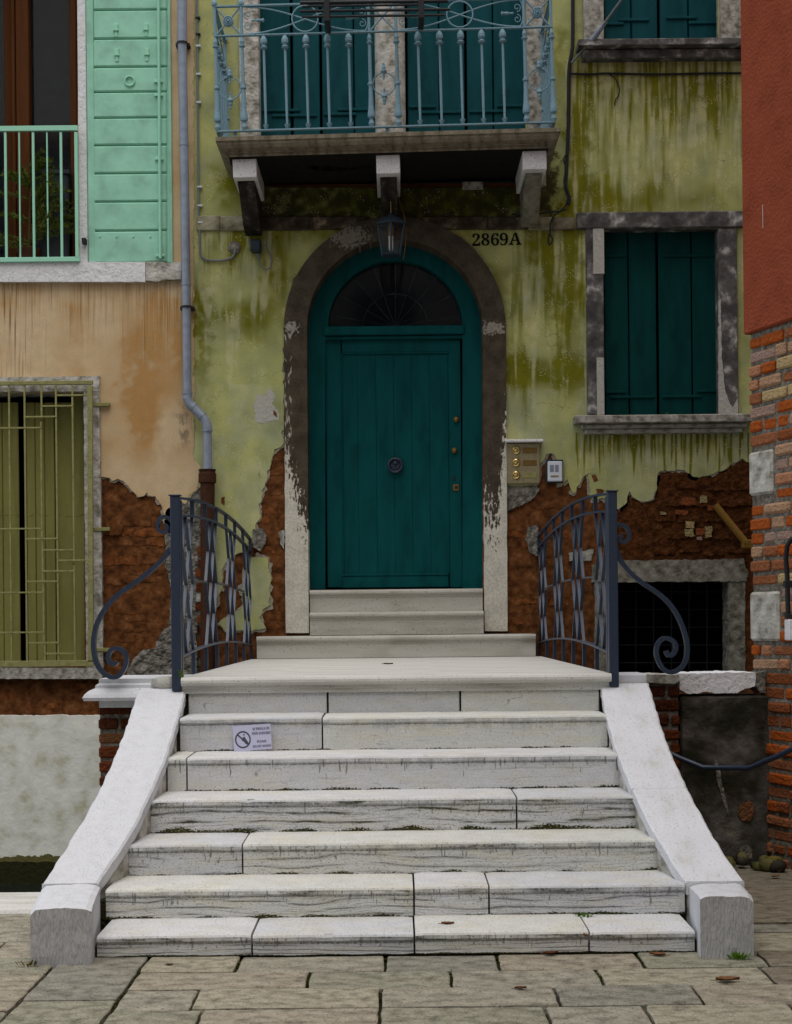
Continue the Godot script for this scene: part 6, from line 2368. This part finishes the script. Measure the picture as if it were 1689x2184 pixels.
func notice() -> void:
	# laminated sheet propped on the riser of the sixth step
	var n := thing("paper_notice", "laminated please no sit down notice taped to a marble riser", "notice")
	var z := 7.07
	n.position = at(538, 1573, z)
	n.rotation.z = 0.055
	n.rotation.x = -0.03
	var k := z / FOCAL
	var w := 81.0 * k
	var h := 54.0 * k
	var b := B.new()
	b.cbox(Vector3(-w / 2, -h / 2, -0.0012), Vector3(w / 2, h / 2, 0.0), 0.0004)
	obj("sheet", b, M.paper, n)
	b = B.new()
	b.cbox(Vector3(-w * 0.44, -h / 2 - 0.012, -0.001), Vector3(-w * 0.08, -h / 2 + 0.006, 0.0004), 0.0002)
	obj("tape", b, M.paper, n)
	var ring := B.new()
	var c := Vector3(-w * 0.25, -h * 0.06, 0.0)
	for i in 32:
		var a := TAU * i / 32.0
		var d := TAU * (i + 1) / 32.0
		var f := func(t: float, r: float) -> Vector3: return c + Vector3(cos(t) * r * 0.92, sin(t) * r, 0.0006)
		ring.flat(f.call(a, h * 0.34), f.call(d, h * 0.34), f.call(d, h * 0.28), f.call(a, h * 0.28), Vector3(0, 0, 1))
	var u := Vector3(-0.70, 0.72, 0).normalized()
	var v := Vector3(0.72, 0.70, 0).normalized()
	var lift := Vector3(0, 0, 0.0007)
	ring.flat(c + u * h * 0.30 + v * h * 0.03 + lift, c + u * h * 0.30 - v * h * 0.03 + lift, c - u * h * 0.30 - v * h * 0.03 + lift, c - u * h * 0.30 + v * h * 0.03 + lift, Vector3(0, 0, 1))
	# sitting figure
	var fig := [[0.0, 0.08], [0.06, 0.12], [0.10, 0.06], [0.14, -0.02], [0.20, -0.10], [0.22, -0.17], [0.14, -0.19], [0.08, -0.16], [0.04, -0.08], [-0.04, -0.04], [-0.04, 0.03]]
	var fp := PackedVector2Array()
	for q: Array in fig:
		fp.append(Vector2(q[0] * h, q[1] * h))
	var idx := Geometry2D.triangulate_polygon(fp)
	for i in range(0, idx.size(), 3):
		var o := c + Vector3(0, 0, 0.0008)
		ring.tri(o + Vector3(fp[idx[i]].x, fp[idx[i]].y, 0), o + Vector3(fp[idx[i + 1]].x, fp[idx[i + 1]].y, 0), o + Vector3(fp[idx[i + 2]].x, fp[idx[i + 2]].y, 0), Vector3(0, 0, 1), Vector3(0, 0, 1), Vector3(0, 0, 1))
	for i in 12:
		var hc := c + Vector3(0.05 * h, 0.19 * h, 0.0008)
		ring.tri(hc, hc + Vector3(cos(TAU * i / 12), sin(TAU * i / 12), 0) * h * 0.032, hc + Vector3(cos(TAU * (i + 1) / 12), sin(TAU * (i + 1) / 12), 0) * h * 0.032, Vector3(0, 0, 1), Vector3(0, 0, 1), Vector3(0, 0, 1))
	obj("no_sitting_sign", ring, M.ink_grey, n)
	for q: Array in [["SI PREGA DI", 0.24, 0.33, 0.0105], ["NON SEDERSI", 0.24, 0.15, 0.0105], ["PLEASE", 0.24, -0.17, 0.0095], ["NO SIT DOWN", 0.24, -0.36, 0.010]]:
		var t := inst("print", text_mesh(q[0], q[3], true, true, 0.0004), M.ink, n)
		t.position = Vector3(w * q[1], h * q[2], 0.0006)
		t.scale.x = 0.82

func plant() -> void:
	# young fir behind the guard rail of the upper window
	var zp := WALL + 0.05
	var p := thing("potted_fir", "young dark fir with drooping branches behind the mint guard rail", "plant")
	var root := at(62, 548, zp)
	p.position = root
	var b := B.new()
	b.tube(PackedVector3Array([Vector3.ZERO, Vector3(0.01, 0.35, 0), Vector3(0.03, 0.68, 0)]), [0.012, 0.009, 0.004], 6)
	obj("trunk", b, M.twig, p)
	var r := RandomNumberGenerator.new()
	r.seed = 77
	var nb := B.new()
	var tw := B.new()
	for i in 46:
		var hgt := 0.02 + 0.62 * pow(i / 45.0, 0.9)
		var ang := r.randf() * TAU
		var l := lerpf(0.46, 0.12, hgt / 0.68) * r.randf_range(0.7, 1.1)
		var dir := Vector3(cos(ang), 0.22, sin(ang) * 0.16).normalized()
		var pp := PackedVector3Array()
		for k in 6:
			var t := k / 5.0
			pp.append(Vector3(0.01, hgt, 0) + dir * l * t + Vector3(0, -0.16 * l * t * t + 0.03 * t, 0))
		tw.tube(pp, 0.003, 5)
		for k in 5:
			for m in 22:
				var t := r.randf()
				var o := pp[k].lerp(pp[k + 1], t)
				var d := Vector3(r.randf_range(-1, 1), r.randf_range(-0.8, 1), r.randf_range(-1, 1)).normalized() * 0.8 + dir * 0.9
				d = d.normalized() * r.randf_range(0.025, 0.05)
				var sd := d.cross(Vector3(r.randf_range(-1, 1), r.randf_range(-1, 1), r.randf_range(-1, 1))).normalized() * 0.0042
				var nn := d.cross(sd).normalized()
				nb.tri(o - sd, o + sd, o + d, nn, nn, nn)
	obj("twigs", tw, M.twig, p)
	obj("needles", nb, M.needles, p)
	b = B.new()
	b.lathe([Vector2(0.0, -0.03), Vector2(0.07, -0.03), Vector2(0.09, 0.05), Vector2(0.085, 0.055), Vector2(0.0, 0.045)], Vector3.ZERO, Vector3.UP, 16)
	obj("pot", b, M.cast, p)
	var bx := thing("storage_box", "grey box standing on the floor behind the potted fir", "box")
	b = B.new()
	b.cbox(at(72, 556, WALL + 0.14) + Vector3(0, 0, -0.05), at(146, 372, WALL + 0.14) + Vector3(0, 0, 0.02), 0.01)
	b.cbox(at(68, 374, WALL + 0.14) + Vector3(0, 0, -0.05), at(150, 364, WALL + 0.14) + Vector3(0, 0, 0.03), 0.005)
	obj("case", b, M.grey_box, bx)

# ---------------------------------------------------------------- leaves and weeds
func leaf(px: float, py: float, gy: float, l: float, turn: float, m: int, label: String) -> void:
	# a curled dry leaf lying on a level surface gy metres high
	var z := FOCAL * (EYE - gy) / (py - HORIZON)
	var o := tag(obj("dry_leaf", leaf_mesh(l * 0.8, 0.003 + l * 0.07), M.leaf[m], self), label, "leaf", "dry leaves on the stone")
	var q := at(px, py, z)
	o.position = Vector3(q.x, gy + 0.004, q.z)
	o.rotation.y = turn

func leaf_mesh(l: float, curl: float) -> B:
	var b := B.new()
	var f := func(t: float, s: float) -> Vector3:
		var w := l * 0.28 * sin(PI * pow(t, 0.8)) * (1.0 + 0.2 * sin(t * 23.0))
		return Vector3((t - 0.5) * l, curl * (absf(s) * 0.9 + 0.35 * absf(t - 0.5)), s * w)
	for i in 10:
		for j in 4:
			var t0 := i / 10.0
			var t1 := (i + 1) / 10.0
			var s0 := -1.0 + j * 0.5
			var s1 := s0 + 0.5
			b.flat(f.call(t0, s0), f.call(t1, s0), f.call(t1, s1), f.call(t0, s1), Vector3.UP)
	b.tube(PackedVector3Array([Vector3(-l * 0.5, curl * 0.2, 0), Vector3(-l * 0.75, curl * 0.5, l * 0.05)]), 0.0012, 5)
	return b

func weed(c: Vector3, r: float, hgt: float, count: int, label: String, sd: int, m: Material) -> void:
	var rr := RandomNumberGenerator.new()
	rr.seed = sd
	var b := B.new()
	for i in count:
		var a := rr.randf() * TAU
		var p := Vector3(cos(a) * r * rr.randf(), 0, sin(a) * r * 0.35 * rr.randf())
		var tip := p + Vector3(cos(a) * r * 0.5, hgt * rr.randf_range(0.4, 1.0), sin(a) * r * 0.3 + 0.006)
		var side := Vector3(-sin(a), 0.3, cos(a)).normalized() * hgt * 0.13
		var mid := p.lerp(tip, 0.6)
		var n := (tip - p).cross(side).normalized()
		b.tri(p, mid + side, tip, n, n, n)
		b.tri(p, mid - side, tip, n, n, n)
	var o := tag(obj("weed", b, m, self), label, "weed", "weeds in the joints")
	o.position = c

func litter() -> void:
	leaf(1538, 1995, 0.0, 0.09, 0.2, 0, "brown dry leaf on the pale slab right of the end block")
	leaf(1402, 2045, 0.0, 0.075, 2.6, 0, "brown leaf on the paving below the lowest step, toward the right")
	leaf(1552, 2101, 0.0, 0.10, 0.1, 0, "long brown leaf at the paving joint near the lower right")
	leaf(1532, 1933, 0.0, 0.05, 0.5, 2, "small yellow brown leaf close behind the right end block")
	leaf(1175, 2040, 0.0, 0.07, 0.3, 1, "dark leaf lying just below the foot of the lowest step")
	leaf(1110, 2114, 0.0, 0.05, 0.2, 1, "small dark leaf in the paving's middle rows")
	leaf(1248, 2002, 0.078, 0.04, 1.8, 0, "small tan leaf at the right end of the lowest tread")
	leaf(955, 1974, 0.078, 0.06, 0.05, 0, "thin reddish leaf at the middle of the lowest tread")
	leaf(362, 2056, 0.0, 0.03, 0.2, 1, "dark leaf fragment on the border slab below the left end block")
	leaf(828, 1418, 0.921, 0.07, 0.1, 1, "curled dark leaf on the landing")
	for q: Array in [[1655, 1880, "dry leaf in the corner by the brick wall", 0.07], [1668, 1868, "dead leaf in the debris under the brick wall", 0.06]]:
		leaf(q[0], q[1], 0.0, q[3], 0.7, 2, q[2])
	weed(Vector3(1.165, 0.0, -5.465), 0.035, 0.034, 50, "bright green weed at the foot of the right end block", 3, M.weed)
	weed(at(1247, 2700 * 0.7258 - 2, 5.86), 0.03, 0.025, 30, "tiny green weed on the lowest tread against the second riser", 4, M.weed)
	weed(at(384, 1452, 7.38), 0.012, 0.06, 24, "moss tuft at the foot of the left railing post", 5, M.weed)
	weed(at(1421, 884, WALL - 0.06), 0.012, 0.02, 16, "tiny yellow weed on the window sill", 6, M.weed)
	weed(Vector3(-1.275, 0.0, -5.47), 0.03, 0.03, 26, "yellowish moss beside the left end block", 7, M.lichen)
	# rubble and moss heaped in the corner behind the right coping
	var rb := thing("rubble_heap", "mossy stone rubble heaped at the foot of the damp wall", "rubble")
	for k in 16:
		var x := 1.36 + rng.randf() * 0.42
		var z := -7.58 + rng.randf() * 0.14 * (1.0 + (x - 1.36) * 1.6)
		obj("stone", lump(Vector3(x, 0.012 + rng.randf() * 0.02, z), Vector3(rng.randf_range(0.02, 0.055), rng.randf_range(0.014, 0.03), rng.randf_range(0.02, 0.04)), k), [M.algae_olive, M.damp, M.dirt, M.lichen][rng.randi() % 4], rb)
	# moss cushions in the paving joints
	var mo := B.new()
	for q: Array in [[-0.555, 5.42, 20], [0.83, 5.5, 14], [0.34, 5.56, 12], [-0.30, 5.33, 14], [-0.05, 5.58, 10], [0.66, 5.3, 12], [-0.88, 5.3, 30], [-0.88, 5.0, 20], [0.17, 5.33, 8], [0.93, 4.9, 12], [-0.06, 5.0, 10]]:
		for k: int in q[2]:
			var c := Vector3(q[0] + rng.randf_range(-0.008, 0.008), -0.006, -q[1] + rng.randf_range(-0.11, 0.11))
			mo.lathe([Vector2(0.005 + rng.randf() * 0.003, -0.006), Vector2(0.005, -0.002), Vector2(0.0, 0.001)], c, Vector3.UP, 6)
	var moo := obj("moss", mo, M.moss, self)
	moo.set_meta("kind", "stuff")
	tag(moo, "dark green moss growing in the joints of the paving", "moss")
